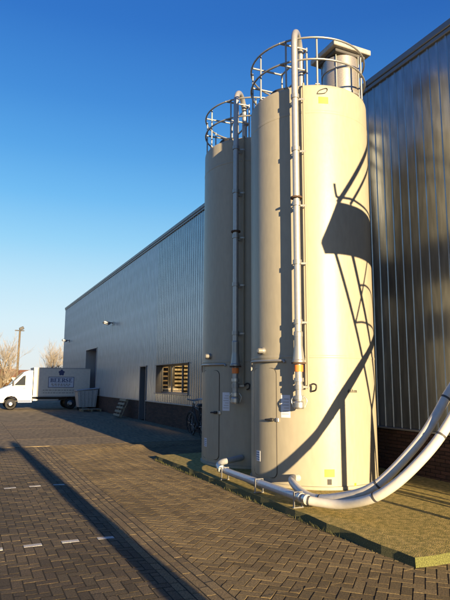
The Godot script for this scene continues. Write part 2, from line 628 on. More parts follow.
func build_pavement() -> void:
	var bed := obj("sand_bed", grid_sheet(-2.2, WX, -15.2, 3.0, 0.1, -0.0035), M.sand)
	bed.set_meta("kind", "structure")
	var bay := structure("parking_bay")
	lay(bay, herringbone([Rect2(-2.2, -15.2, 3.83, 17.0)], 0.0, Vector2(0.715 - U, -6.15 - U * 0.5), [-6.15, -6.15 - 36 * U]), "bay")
	var gut := structure("gutter_strip")
	var gb := []
	for k in 4:
		for j in 96:
			var c := Vector2(1.632 + (k + 0.5) * U, -15.2 + (j + 0.5) * (2 * U) + (U if k % 2 else 0.0))
			gb.append({"poly": rect_poly(U - 0.013, 2 * U - 0.009), "c": c, "key": "row", "white": false})
	lay(gut, gb, "gutter")
	var path := structure("herringbone_pavement")
	lay(path, herringbone([Rect2(2.008, -15.2, 1.79, 11.18), Rect2(2.008, -4.02, 5.07, 5.0), Rect2(3.798, -15.2, 3.28, 3.54)], PI / 4, Vector2(2.9, -5.0)), "path")
	# large concrete plates beyond the paving
	var conc := structure("concrete_yard")
	var pb := obj("plate_bed", flat_sheet(-14.0, WX, -24.8, -15.2, -0.0035), M.sand, conc)
	pb.name = "plate_bed"
	for i in range(-7, 3):
		for j in 5:
			var x0 := 1.36 + i * 1.92
			var x1 := minf(x0 + 1.905, WX - 0.01)
			var z0 := -15.2 - (j + 1) * 1.9
			var st := new_st()
			var tone := 0.26 + rng.randf_range(-0.03, 0.03)
			var yy := rng.randf_range(-0.001, 0.001)
			var poly := PackedVector2Array([Vector2(x0, z0 + 0.014), Vector2(x1, z0 + 0.014), Vector2(x1, z0 + 1.9), Vector2(x0, z0 + 1.9)])
			paver_mesh(poly, Color(tone, tone * 0.75, tone * 0.41), st, Transform3D(Basis.IDENTITY, Vector3(0, yy, 0)), 0.1)
			obj("concrete_plate", st, M.plate, conc)

# ==================================================================== hall
const RIB := 0.21
const WALL_TOP := 7.72
const PLINTH := 0.82
# openings in the long wall: z0, z1, y0, y1
const WINDOW := [-22.0, -18.3, 1.22, 2.34]
const DOOR := [-24.35, -23.4, 0.0, 2.35]
const GATE := [-37.3, -33.9, 0.0, 3.74]

func rib_x(z: float) -> float:
	var t := fposmod(z, RIB)
	# narrow raised rib, 15 mm proud, with sloped flanks
	if t < 0.01: return -0.015 * t / 0.01
	if t < 0.034: return -0.015
	if t < 0.044: return -0.015 * (0.044 - t) / 0.01
	return 0.0

func panel(parent: Node3D, z0: float, z1: float, y0: float, y1: float, m: Material) -> void:
	var cuts := [z0]
	var k := int(floor(z0 / RIB)) - 1
	while k * RIB < z1 + RIB:
		for o in [0.0, 0.01, 0.034, 0.044]:
			var z: float = k * RIB + o
			if z > z0 + 0.001 and z < z1 - 0.001:
				cuts.append(z)
		k += 1
	cuts.append(z1)
	var st := new_st()
	for i in cuts.size() - 1:
		var a: float = cuts[i]
		var c: float = cuts[i + 1]
		var xa := WX + rib_x(a + 0.0002)
		var xc := WX + rib_x(c - 0.0002)
		quad(st, Vector3(xa, y0, a), Vector3(xc, y0, c), Vector3(xc, y1, c), Vector3(xa, y1, a))
		quad(st, Vector3(xc + 0.05, y0, c), Vector3(xa + 0.05, y0, a), Vector3(xa + 0.05, y1, a), Vector3(xc + 0.05, y1, c))
		quad(st, Vector3(xa, y0, a), Vector3(xa + 0.05, y0, a), Vector3(xc + 0.05, y0, c), Vector3(xc, y0, c))
		quad(st, Vector3(xa, y1, a), Vector3(xc, y1, c), Vector3(xc + 0.05, y1, c), Vector3(xa + 0.05, y1, a))
	for e in [[z0, -1.0], [z1, 1.0]]:
		var x0 := WX + rib_x(e[0] - e[1] * 0.0002)
		var q := [Vector3(x0, y0, e[0]), Vector3(x0 + 0.05, y0, e[0]), Vector3(x0 + 0.05, y1, e[0]), Vector3(x0, y1, e[0])]
		if e[1] > 0:
			quad(st, q[0], q[1], q[2], q[3])
		else:
			quad(st, q[0], q[3], q[2], q[1])
	obj("cladding_panel", st, m, parent)

func build_hall() -> void:
	var hall := thing("industrial_hall", "long silver ribbed metal clad hall with dark brick plinth behind the silos", "building")
	var z_far := -47.25
	var z_near := 37.0
	var pw := RIB * 5
	var n := int(ceil((z_near - z_far) / pw))
	for i in n:
		var a := z_far + i * pw + 0.0015
		var c := minf(z_far + (i + 1) * pw, z_near) - 0.0015
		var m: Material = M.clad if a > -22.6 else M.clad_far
		var cols := [a, c]
		for o in [WINDOW, DOOR, GATE]:
			for e in [o[0], o[1]]:
				if e > a + 0.01 and e < c - 0.01:
					cols.append(e)
		cols.sort()
		for q in cols.size() - 1:
			var mid: float = (cols[q] + cols[q + 1]) * 0.5
			var y0 := PLINTH + 0.05
			var hit = null
			for o in [WINDOW, DOOR, GATE]:
				if mid > o[0] and mid < o[1]:
					hit = o
			if hit == null:
				panel(hall, cols[q], cols[q + 1], y0, WALL_TOP, m)
			else:
				panel(hall, cols[q], cols[q + 1], hit[3], WALL_TOP, m)
				if hit[2] > y0 + 0.05:
					panel(hall, cols[q], cols[q + 1], y0, hit[2], m)
	# roof edge flashing, in lengths
	var z := z_far - 0.04
	while z < z_near:
		var z1 := minf(z + 3.0, z_near)
		var st := new_st()
		box(st, Vector3(WX + 0.06, WALL_TOP + 0.05, (z + z1) * 0.5), Vector3(0.26, 0.13, z1 - z - 0.006), 0.012)
		obj("roof_flashing", st, M.trim, hall)
		var s2 := new_st()
		box(s2, Vector3(WX - 0.02, WALL_TOP - 0.055, (z + z1) * 0.5), Vector3(0.05, 0.08, z1 - z - 0.006), 0.008)
		obj("eaves_trim", s2, M.trim, hall)
		z += 3.0
	# drip sill over the plinth, in lengths between the openings
	for seg in [[z_far, GATE[0]], [GATE[1], DOOR[0]], [DOOR[1], -12.0], [-12.0, -3.0], [-3.0, z_near]]:
		var st := new_st()
		box(st, Vector3(WX - 0.005, PLINTH + 0.028, (seg[0] + seg[1]) * 0.5), Vector3(0.1, 0.035, seg[1] - seg[0] - 0.004), 0.006)
		obj("plinth_sill", st, M.sill, hall)
	# brick plinth: mortar core with bricks
	var core := new_st()
	for seg in [[z_far, GATE[0]], [GATE[1], DOOR[0]], [DOOR[1], z_near]]:
		box(core, Vector3(WX + 0.11, PLINTH * 0.5 - 0.1, (seg[0] + seg[1]) * 0.5), Vector3(0.2, PLINTH + 0.2, seg[1] - seg[0]), 0.004)
	var plinth := obj("plinth", core, M.mortar, hall)
	var bricks := []
	var course := 0.0628
	for r in 13:
		var zz := z_far + (0.11 if r % 2 else 0.0)
		while zz < z_near - 0.22:
			var a := zz
			var b := zz + 0.21
			var ok := true
			for o in [DOOR, GATE]:
				if b > o[0] and a < o[1]:
					ok = false
			if ok:
				bricks.append([(a + b) * 0.5, 0.004 + (r + 0.5) * course])
			zz += 0.22
	bricks.sort_custom(func(p, q): return absf(p[0] + 7.6) < absf(q[0] + 7.6))
	var rest := new_st()
	var shared := []
	for t in 6:
		var st := new_st()
		var v := t / 5.0
		st.set_color(Color(0.085, 0.045, 0.034).lerp(Color(0.15, 0.078, 0.055), v))
		box(st, Vector3.ZERO, Vector3(0.03, 0.053, 0.21), 0.004)
		shared.append(st.commit())
	var keep := 0
	for p in bricks:
		var prud := rng.randf_range(-0.002, 0.002)
		if keep < 300:
			var o := inst("brick", shared[rng.randi_range(0, 5)], M.brick, plinth)
			o.position = Vector3(WX + prud, p[1], p[0])
			keep += 1
		else:
			var v := rng.randf()
			rest.set_color(Color(0.085, 0.045, 0.034).lerp(Color(0.15, 0.078, 0.055), v))
			var x := WX - 0.015 + prud
			var y0: float = p[1] - 0.0265
			var y1: float = p[1] + 0.0265
			var za: float = p[0] - 0.105
			var zb: float = p[0] + 0.105
			quad(rest, Vector3(x, y0, za), Vector3(x, y0, zb), Vector3(x, y1, zb), Vector3(x, y1, za))
			quad(rest, Vector3(x, y1, za), Vector3(x, y1, zb), Vector3(x + 0.03, y1, zb), Vector3(x + 0.03, y1, za))
			quad(rest, Vector3(x, y0, zb), Vector3(x + 0.03, y0, zb), Vector3(x + 0.03, y1, zb), Vector3(x, y1, zb))
			quad(rest, Vector3(x, y0, za), Vector3(x, y1, za), Vector3(x + 0.03, y1, za), Vector3(x + 0.03, y0, za))
	var far := obj("distant_bricks", rest, M.brick, plinth)
	far.set_meta("kind", "stuff")
	# closed shell behind the cladding
	var st := new_st()
	box(st, Vector3(16.0, 3.8, z_far + 0.16), Vector3(17.6, 7.7, 0.2), 0.01)
	obj("end_wall", st, M.clad_far, hall)
	st = new_st()
	box(st, Vector3(16.0, 3.8, z_near - 0.16), Vector3(17.6, 7.7, 0.2), 0.01)
	obj("end_wall", st, M.clad, hall)
	st = new_st()
	box(st, Vector3(24.9, 3.8, (z_far + z_near) * 0.5), Vector3(0.2, 7.7, z_near - z_far - 0.1), 0.01)
	obj("rear_wall", st, M.clad, hall)
	st = new_st()
	box(st, Vector3(16.1, 7.6, (z_far + z_near) * 0.5), Vector3(17.5, 0.12, z_near - z_far - 0.1), 0.01)
	obj("roof", st, M.roof, hall)
	# narrow door in its recess
	var dz: float = (DOOR[0] + DOOR[1]) * 0.5
	st = new_st()
	box(st, Vector3(WX + 0.22, 1.13, dz), Vector3(0.06, 2.26, 0.85), 0.006)
	var door := obj("door", st, M.door_dark, hall)
	st = new_st()
	box(st, Vector3(WX + 0.18, 1.45, dz), Vector3(0.02, 1.2, 0.5), 0.004)
	obj("door_glass", st, M.dark_glass, door)
	st = new_st()
	tube(st, [Vector3(WX + 0.15, 1.02, dz + 0.33), Vector3(WX + 0.15, 1.02, dz + 0.2)], 0.012, 8)
	tube(st, [Vector3(WX + 0.15, 1.02, dz + 0.33), Vector3(WX + 0.2, 1.02, dz + 0.33)], 0.01, 8)
	obj("handle", st, M.steel, door)
	reveal(hall, DOOR, 0.34, "door_frame", M.trim)
	# loading gate with blue leaf, recessed
	var gz: float = (GATE[0] + GATE[1]) * 0.5
	st = new_st()
	for k in 7:
		box(st, Vector3(WX + 0.62, 0.27 + k * 0.53, gz), Vector3(0.05, 0.52, 3.3), 0.01)
	obj("loading_door", st, M.blue_door, hall)
	reveal(hall, GATE, 0.7, "gate_frame", M.sill)

# lining of an opening
func reveal(parent: Node3D, o: Array, deep: float, called: String, m: Material) -> void:
	var st := new_st()
	var w := 0.05
	var xm := WX + deep * 0.5 - 0.045
	for s in [[o[0] + w * 0.5, o[2], o[3]], [o[1] - w * 0.5, o[2], o[3]]]:
		box(st, Vector3(xm, (s[1] + s[2]) * 0.5, s[0]), Vector3(deep, s[2] - s[1], w - 0.004), 0.005)
	box(st, Vector3(xm - 0.003, o[3] - w * 0.5 + 0.03, (o[0] + o[1]) * 0.5), Vector3(deep, w, o[1] - o[0] + 0.1), 0.005)
	obj(called, st, m, parent)

func build_window_room() -> void:
	var hall := get_node("industrial_hall")
	var z0: float = WINDOW[0]
	var z1: float = WINDOW[1]
	var y0: float = WINDOW[2]
	var y1: float = WINDOW[3]
	var zm := (z0 + z1) * 0.5
	var st := new_st()
	var fx := WX + 0.24
	for y in [y0 + 0.03, y1 - 0.03]:
		box(st, Vector3(fx, y, zm), Vector3(0.06, 0.058, z1 - z0 - 0.12), 0.006)
	for z in [z0 + 0.03, z0 + 1.24, z0 + 2.46, z1 - 0.03]:
		box(st, Vector3(fx, (y0 + y1) * 0.5, z), Vector3(0.065, y1 - y0 - 0.11, 0.06), 0.006)
	var win := Node3D.new()
	win.name = "window"
	hall.add_child(win)
	obj("frame", st, M.trim, win)
	for k in 3:
		st = new_st()
		box(st, Vector3(fx, (y0 + y1) * 0.5, z0 + 0.635 + k * 1.215), Vector3(0.008, y1 - y0 - 0.12, 1.15), 0.001)
		obj("pane", st, M.glass, win)
	st = new_st()
	for s in [[z0 + 0.015, 1.0], [z1 - 0.015, 1.0]]:
		box(st, Vector3(WX + 0.11, (y0 + y1) * 0.5, s[0]), Vector3(0.3, y1 - y0 - 0.01, 0.026), 0.004)
	box(st, Vector3(WX + 0.10, y1 + 0.012, zm), Vector3(0.34, 0.03, z1 - z0 + 0.12), 0.004)
	box(st, Vector3(WX + 0.09, y0 - 0.012, zm), Vector3(0.36, 0.03, z1 - z0 + 0.12), 0.004)
	obj("sill", st, M.trim, win)
	# the room behind the window: a store with racks, lit by a ceiling lamp
	var room := structure("store_room")
	st = new_st()
	box(st, Vector3(9.3, 3.05, zm), Vector3(4.0, 0.08, 5.4), 0.004)
	box(st, Vector3(9.3, 0.04, zm), Vector3(4.0, 0.08, 5.4), 0.004)
	box(st, Vector3(11.3, 1.55, zm), Vector3(0.08, 2.9, 5.4), 0.004)
	for z in [zm - 2.66, zm + 2.66]:
		box(st, Vector3(9.3, 1.55, z), Vector3(3.9, 2.9, 0.08), 0.004)
	obj("room_wall", st, M.room, room)
	var rack := thing("storage_rack", "rack of pale stacked boards seen through the hall window", "rack", Vector3(8.5, 0.08, -22.3))
	for x in [-0.62, 0.62]:
		for z in [-0.22, 0.22]:
			st = new_st()
			box(st, Vector3(x, 1.3, z), Vector3(0.06, 2.6, 0.06), 0.004)
			obj("upright", st, M.plastic, rack)
	for k in 9:
		st = new_st()
		box(st, Vector3(0, 0.95 + k * 0.165, 0), Vector3(1.16, 0.085, 0.5), 0.01)
		obj("board", st, M.cream_box, rack)
	var rack2 := thing("storage_rack", "narrow dim rack at the left side of the hall window", "rack", Vector3(7.56, 0.08, -22.45))
	for x in [-0.17, 0.17]:
		st = new_st()
		box(st, Vector3(x, 1.3, 0), Vector3(0.05, 2.6, 0.3), 0.004)
		obj("upright", st, M.plastic, rack2)
	for k in 5:
		st = new_st()
		box(st, Vector3(0, 1.45 + k * 0.19, 0), Vector3(0.28, 0.06, 0.28), 0.01)
		obj("board", st, M.wood, rack2)
	var heap := thing("packing_crate", "low pale crate on the floor inside the hall window", "crate", Vector3(7.72, 0.08, -21.7))
	st = new_st()
	box(st, Vector3(0, 0.62, 0), Vector3(0.6, 1.24, 0.7), 0.03)
	obj("crate_body", st, M.wood, heap)
	st = new_st()
	box(st, Vector3(0, 1.28, 0), Vector3(0.64, 0.08, 0.74), 0.02)
	obj("crate_lid", st, M.cream_box, heap)
	var lamp := thing("ceiling_lamp", "warm tube lamp on the ceiling of the lit room behind the window", "lamp", Vector3(7.55, 2.86, -20.4))
	st = new_st()
	box(st, Vector3(0, 0.06, 0), Vector3(0.16, 0.05, 1.5), 0.01)
	obj("housing", st, M.white, lamp)
	st = new_st()
	tube(st, [Vector3(0, 0, -0.7), Vector3(0, 0, 0.7)], 0.02, 8)
	var gl := mat(lin(0.9, 0.8, 0.6), 0.5)
	gl.emission_enabled = true
	gl.emission = Color(1.0, 0.84, 0.58)
	gl.emission_energy_multiplier = 3.0
	obj("tube", st, gl, lamp)
	var li := OmniLight3D.new()
	li.name = "lamp_light"
	li.position = Vector3(0, -0.1, 0)
	li.light_color = Color(1.0, 0.84, 0.58)
	li.light_energy = 1.9
	li.omni_range = 12.0
	li.omni_attenuation = 2.0
	li.light_size = 0.15
	li.shadow_enabled = true
	lamp.add_child(li)

func build_slab() -> void:
	var s := structure("concrete_slab")
	var x0 := 3.79
	var z0 := -11.65
	var z1 := -4.03
	var st := new_st()
	# top as a slightly uneven sheet with worn edge
	var nx := 14
	var nz := 34
	var P := func(i: int, j: int) -> Vector3:
		var x: float = lerpf(x0, WX - 0.02, float(i) / nx)
		var z: float = lerpf(z0, z1, float(j) / nz)
		var y := 0.1 + 0.004 * sin(x * 3.1 + z * 1.7)
		if i == 0: x += 0.012 * sin(z * 7.3) + 0.006 * sin(z * 19.0)
		if j == nz: z += 0.01 * sin(x * 8.1) + 0.006 * sin(x * 21.0)
		if i == 0 or j == nz: y -= 0.008
		return Vector3(x, y, z)
	for i in nx:
		for j in nz:
			quad(st, P.call(i, j), P.call(i, j + 1), P.call(i + 1, j + 1), P.call(i + 1, j))
	obj("slab_top", st, M.slab, s)
	st = new_st()
	for i in nx:
		var a: Vector3 = P.call(i, nz)
		var b: Vector3 = P.call(i + 1, nz)
		quad(st, Vector3(a.x, -0.1, a.z + 0.012), Vector3(b.x, -0.1, b.z + 0.012), b, a)
	obj("front_edge", st, M.slab_edge, s)
	st = new_st()
	for j in nz:
		var a: Vector3 = P.call(0, j)
		var b: Vector3 = P.call(0, j + 1)
		quad(st, Vector3(a.x - 0.01, -0.1, a.z), Vector3(b.x - 0.01, -0.1, b.z), b, a)
	for i in nx:
		var a: Vector3 = P.call(i, 0)
		var b: Vector3 = P.call(i + 1, 0)
		quad(st, Vector3(b.x, -0.1, b.z), Vector3(a.x, -0.1, a.z), a, b)
	obj("side_edge", st, M.slab_side, s)

# ==================================================================== silos
func around(deg: float, r: float, y: float) -> Vector3:
	var a := deg_to_rad(deg)
	return Vector3(r * cos(a), y, r * sin(a))

# rounded-corner curved patch on the shell between two angles (deg) and heights
func patch(st: SurfaceTool, a0: float, a1: float, y0: float, y1: float, r: float, corner := 0.0, n := 10, thick := 0.004) -> void:
	var cor := rad_to_deg(corner / r)
	for k in n:
		var q := []
		for e in [k, k + 1]:
			var t: float = float(e) / n
			var a := lerpf(a0, a1, t)
			var inset := 0.0
			if corner > 0:
				var d := minf(a - a0, a1 - a)
				if d < cor:
					var f := 1.0 - d / cor
					inset = corner * (1.0 - sqrt(maxf(0.0, 1.0 - f * f)))
			q.append([a, y0 + inset, y1 - inset])
		var A := around(q[0][0], r, q[0][1])
		var B := around(q[1][0], r, q[1][1])
		var Cc := around(q[1][0], r, q[1][2])
		var D := around(q[0][0], r, q[0][2])
		var na := around(q[0][0], 1, 0)
		var nb := around(q[1][0], 1, 0)
		squad(st, A, D, Cc, B, na, na, nb, nb)
		var ri := (r - thick) / r
		var sc := Vector3(ri, 1, ri)
		quad(st, A * sc, A, B, B * sc)
		quad(st, D, D * sc, Cc * sc, Cc)
		if k == 0:
			quad(st, A * sc, D * sc, D, A)
		if k == n - 1:
			quad(st, B, Cc, Cc * sc, B * sc)

func arc(a0: float, a1: float, r: float, y: float, n := 24) -> Array:
	var out := []
	for k in n + 1:
		out.append(around(lerpf(a0, a1, float(k) / n), r, y))
	return out

func build_silo(called: String, at: Vector3, near: bool, label: String) -> void:
	var s := thing(called, label, "silo", at, 0.0, "storage silos beside the hall")
	var R := SILO_R
	var st := new_st()
	lathe(st, [Vector2(R, 0.05), Vector2(R, 1.93), Vector2(R + 0.004, 1.94), Vector2(R + 0.004, 1.965), Vector2(R, 1.975), Vector2(R, 5.9), Vector2(R + 0.004, 5.91), Vector2(R + 0.004, 5.945), Vector2(R, 5.955), Vector2(R, 6.35), Vector2(R - 0.006, 6.385), Vector2(R - 0.025, 6.41)], 96)
	obj("shell", st, M.shell, s)
	st = new_st()
	lathe(st, [Vector2(R + 0.02, 0.0), Vector2(R + 0.02, 0.045), Vector2(R - 0.01, 0.05)], 96)
	obj("base_ring", st, M.shell, s)
	st = new_st()
	lathe(st, [Vector2(R - 0.025, 6.41), Vector2(0.6, 6.48), Vector2(0.0, 6.52)], 64)
	obj("roof", st, M.shell, s)
	# access door low on the shell
	st = new_st()
	patch(st, 156.0, 188.6, 0.12, 1.78, R + 0.009, 0.09, 20, 0.008)
	var door := obj("access_door", st, M.shell_door, s)
	st = new_st()
	var loop := []
	var cor := 0.09
	var ca := rad_to_deg(cor / R)
	for c in [[156.0, 0.12, 1, 1], [156.0, 1.78, 1, -1], [188.6, 1.78, -1, -1], [188.6, 0.12, -1, 1]]:
		var first: bool = (c[2] * c[3] > 0)
		for k in 6:
			var t := PI / 2 * k / 5.0
			if not first:
				t = PI / 2 - t
			# centre of the corner arc
			var f := 1.0 - (sin(t) if first else sin(t))
			var g := 1.0 - cos(t)
			loop.append(around(c[0] + c[2] * ca * f, R + 0.004, c[1] + c[3] * cor * g) if true else Vector3.ZERO)
	tube(st, loop, 0.007, 6, false, true)
	obj("door_gasket", st, M.gasket, door)
	st = new_st()
	box(st, around(160.0, R + 0.03, 0.99), Vector3(0.05, 0.05, 0.07), 0.01, Basis(Vector3.UP, -deg_to_rad(160.0)))
	tube(st, [around(160.0, R + 0.05, 0.99), around(164.0, R + 0.055, 0.99), around(167.0, R + 0.035, 0.985)], 0.014, 8)
	obj("handle", st, M.black, door)
	for a in [[156.0, 0.99]]:
		st = new_st()
		box(st, around(154.8, R + 0.012, a[1]), Vector3(0.03, 0.06, 0.05), 0.006, Basis(Vector3.UP, -deg_to_rad(154.8)))
		obj("latch", st, M.steel, s)
	st = new_st()
	patch(st, 176.5, 183.0, 0.33, 0.49, R + 0.0125, 0.0, 4)
	obj("door_sticker", st, M.paper, door)
	for k in 4:
		st = new_st()
		patch(st, 177.0, 182.5, 0.35 + k * 0.035, 0.364 + k * 0.035, R + 0.0155, 0.0, 4, 0.002)
		obj("sticker_line", st, M.blue_print, door)
	# drip strip over the door
	st = new_st()
	var dp := [around(147.0, R + 0.03, 1.865)] + arc(148.0, 192.0, R + 0.03, 1.895, 20) + [around(192.6, R + 0.03, 1.75)]
	tube(st, dp, 0.02, 10)
	obj("drip_strip", st, M.galv, s)
	st = new_st()
	tube(st, [around(171.5, R - 0.01, 2.06), around(171.5, R + 0.03, 2.06), around(171.5, R + 0.031, 2.06), around(171.5, R + 0.1, 2.06), around(171.5, R + 0.115, 2.06)], [0.055, 0.055, 0.042, 0.042, 0.028], 16)
	var sens := obj("level_sensor", st, M.galv, s)
	st = new_st()
	tube(st, [around(173.4, R + 0.02, 2.03), around(174.0, R + 0.075, 2.03)], 0.025, 10)
	obj("cable_gland", st, M.black, sens)
	# paper notice
	st = new_st()
	patch(st, 142.8, 151.5, 1.03, 1.37, R + 0.004, 0.0, 6)
	var note := obj("notice", st, M.paper, s)
	for k in 6:
		st = new_st()
		patch(st, 144.0, 150.4 - (k % 3) * 1.0, 1.08 + k * 0.045, 1.088 + k * 0.045, R + 0.0065, 0.0, 4, 0.002)
		obj("print_line", st, M.print_grey, note)
	fill_pipe(s, R)
	railing(s, R)
	roof_gear(s, R, near)
	if near:
		for q in [["yellow_sticker", 104.8, 113.8, 6.07, 6.185, M.yellow], ["yellow_sticker", 106.8, 115.2, 0.185, 0.295, M.yellow], ["black_symbol", 109.4, 113.0, 0.075, 0.155, M.black], ["yellow_sticker", 86.9, 88.8, 0.05, 0.085, M.yellow], ["maker_plate", 83.9, 92.9, 1.395, 1.475, M.white]]:
			st = new_st()
			patch(st, q[1], q[2], q[3], q[4], R + 0.0035, 0.012 if q[0] == "maker_plate" else 0.0, 6)
			var o := obj(q[0], st, q[5] if q[0] != "maker_plate" else M.shell_door, s)
			if q[0] == "maker_plate":
				var tm := TextMesh.new()
				tm.text = "dahm"
				var f := SystemFont.new()
				f.font_names = PackedStringArray(["Droid Serif"])
				f.font_italic = true
				f.font_weight = 700
				tm.font = f
				tm.font_size = 24
				tm.pixel_size = 0.0026
				tm.depth = 0.004
				var to := inst("lettering", tm, M.black, o)
				var out := around(88.4, 1, 0)
				to.transform = Transform3D(Basis(Vector3.UP.cross(out), Vector3.UP, out), around(88.4, R + 0.005, 1.437))
		st = new_st()
		tube(st, smooth_path([around(115.0, R + 0.005, 6.235), around(113.0, R + 0.012, 6.29), around(107.0, R + 0.012, 6.335), around(105.5, R + 0.012, 6.31), around(108.0, R + 0.012, 6.25), around(115.0, R + 0.005, 6.235)], 5), 0.006, 6)
		obj("lifting_loop", st, M.black, s)

func fill_pipe(s: Node3D, R: float) -> void:
	var A := 133.0
	var pr := R + 0.2
	var st := new_st()
	var pts := [around(A, pr, 1.2), around(A, pr, 7.02)]
	for k in range(1, 17):
		var t := PI * k / 16.0
		pts.append(around(A, pr - 0.3 + 0.3 * cos(t), 7.02 + 0.36 * sin(t)))
	pts.append(around(A, pr - 0.6, 6.44))
	tube(st, pts, 0.053, 16)
	var pipe := obj("fill_pipe", st, M.pipe, s)
	st = new_st()
	lathe(st, [Vector2(0.08, 0), Vector2(0.08, 0.06), Vector2(0.06, 0.065)], 20, around(A, pr - 0.6, 6.45))
	obj("roof_collar", st, M.shell, pipe)
	# reducer, flange, couplings at the lower end
	st = new_st()
	lathe(st, [Vector2(0.061, 2.32), Vector2(0.068, 2.3), Vector2(0.068, 2.24)].map(func(v): return Vector2(v.x, v.y)), 20, around(A, pr, -0.0))
	lathe(st, [Vector2(0.0, 1.86), Vector2(0.098, 1.86), Vector2(0.098, 1.885), Vector2(0.088, 1.9), Vector2(0.064, 2.1), Vector2(0.064, 2.24), Vector2(0.06, 2.25)], 24, around(A, pr, 0))
	obj("reducer", st, M.galv, pipe)
	st = new_st()
	lathe(st, [Vector2(0.0, 1.835), Vector2(0.11, 1.835), Vector2(0.11, 1.858), Vector2(0.0, 1.858)], 24, around(A, pr, 0))
	obj("flange", st, M.rust, pipe)
	st = new_st()
	lathe(st, [Vector2(0.066, 1.72), Vector2(0.066, 1.82)], 20, around(A, pr, 0))
	obj("warning_label", st, M.orange, pipe)
	for y in [1.6, 1.34]:
		st = new_st()
		lathe(st, [Vector2(0.06, y - 0.03), Vector2(0.073, y - 0.028), Vector2(0.073, y + 0.028), Vector2(0.06, y + 0.03)], 20, around(A, pr, 0))
		obj("collar", st, M.steel, pipe)
	st = new_st()
	lathe(st, [Vector2(0.0, 1.17), Vector2(0.07, 1.175), Vector2(0.08, 1.2), Vector2(0.08, 1.27), Vector2(0.061, 1.29)], 20, around(A, pr, 0))
	obj("end_cap", st, M.steel, pipe)
	for da in [-1.0, 1.0]:
		st = new_st()
		var side: Vector3 = around(A + 90.0, 1, 0) * da
		tube(st, smooth_path([around(A, pr, 1.36) + side * 0.07, around(A, pr, 1.3) + side * 0.115, around(A, pr, 1.2) + side * 0.09], 4), 0.009, 6)
		obj("cam_lever", st, M.steel, pipe)
	st = new_st()
	tube(st, [around(A, pr, 4.4), around(A, pr, 4.425)], 0.092, 16)
	obj("flange", st, M.rust, pipe)
	# thin conduit beside the pipe, ending in a loop
	st = new_st()
	var cr := R + 0.085
	tube(st, smooth_path([around(124.0, R + 0.02, 1.43), around(121.5, cr + 0.02, 1.45), around(121.0, cr + 0.03, 1.52), around(123.5, cr, 1.54), around(126.6, cr, 1.5)], 5) , 0.013, 8)
	var hook := obj("hose_hook", st, M.black, s)
	st = new_st()
	tube(st, [around(127.0, cr, 1.47), around(127.0, cr, 6.34), around(127.0, cr - 0.02, 6.39), around(127.0, cr - 0.12, 6.41)], 0.019, 8)
	var con := obj("conduit", st, M.conduit, s)
	hook.name = "hose_hook"
	for y in [6.09, 5.2, 4.3, 3.37, 2.45, 1.48]:
		st = new_st()
		for dy in [-0.015, 0.05]:
			tube(st, [around(A, R, y + dy), around(A, pr - 0.055, y + dy)], 0.011, 6)
		bar(st, around(A, R + 0.11, y + 0.014), around(126.0, R + 0.095, y + 0.014), 0.012, 0.035)
		tube(st, [around(127.0, R - 0.005, y + 0.014), around(127.0, cr, y + 0.014)], 0.01, 6)
		tube(st, [around(A, pr, y - 0.02), around(A, pr, y + 0.05)], 0.067, 14)
		obj("pipe_bracket", st, M.galv, pipe)
	con.name = "conduit"

func railing(s: Node3D, R: float) -> void:
	var top := 7.25
	var mid := 6.86
	var rr := R - 0.005
	for y in [top, mid]:
		var st := new_st()
		var ring := arc(0, 360, rr, y, 60)
		ring.pop_back()
		tube(st, ring, 0.017, 8, false, true)
		obj("rail", st, M.galv, s)
	for a in [177.0, 144.0, 114.0, 54.0, 12.0, -30.0, -75.0, -120.0, -150.0]:
		var st := new_st()
		tube(st, [around(a, rr - 0.03, 6.38), around(a, rr - 0.03, top)], 0.017, 8)
		box(st, around(a, rr - 0.05, 6.425), Vector3(0.08, 0.02, 0.08), 0.004, Basis(Vector3.UP, -deg_to_rad(a)))
		obj("rail_post", st, M.galv, s)
	var A1 := Vector3(-0.90, 0, 0.52)
	var A2 := Vector3(-0.38, 0, 0.57)
	var B2 := Vector3(-0.36, 0, -0.29)
	var B1 := Vector3(-0.95, 0, -0.33)
	for y in [top, mid]:
		var st := new_st()
		for e in [[A1, A2], [A2, B2], [B2, B1]]:
			tube(st, [e[0] + Vector3.UP * y, e[1] + Vector3.UP * y], 0.018, 8)
		obj("hatch_guard", st, M.galv, s)
	for p in [A2, B2]:
		var st := new_st()
		tube(st, [p + Vector3.UP * 6.45, p + Vector3.UP * (top + 0.03)], 0.018, 8)
		obj("guard_post", st, M.galv, s)

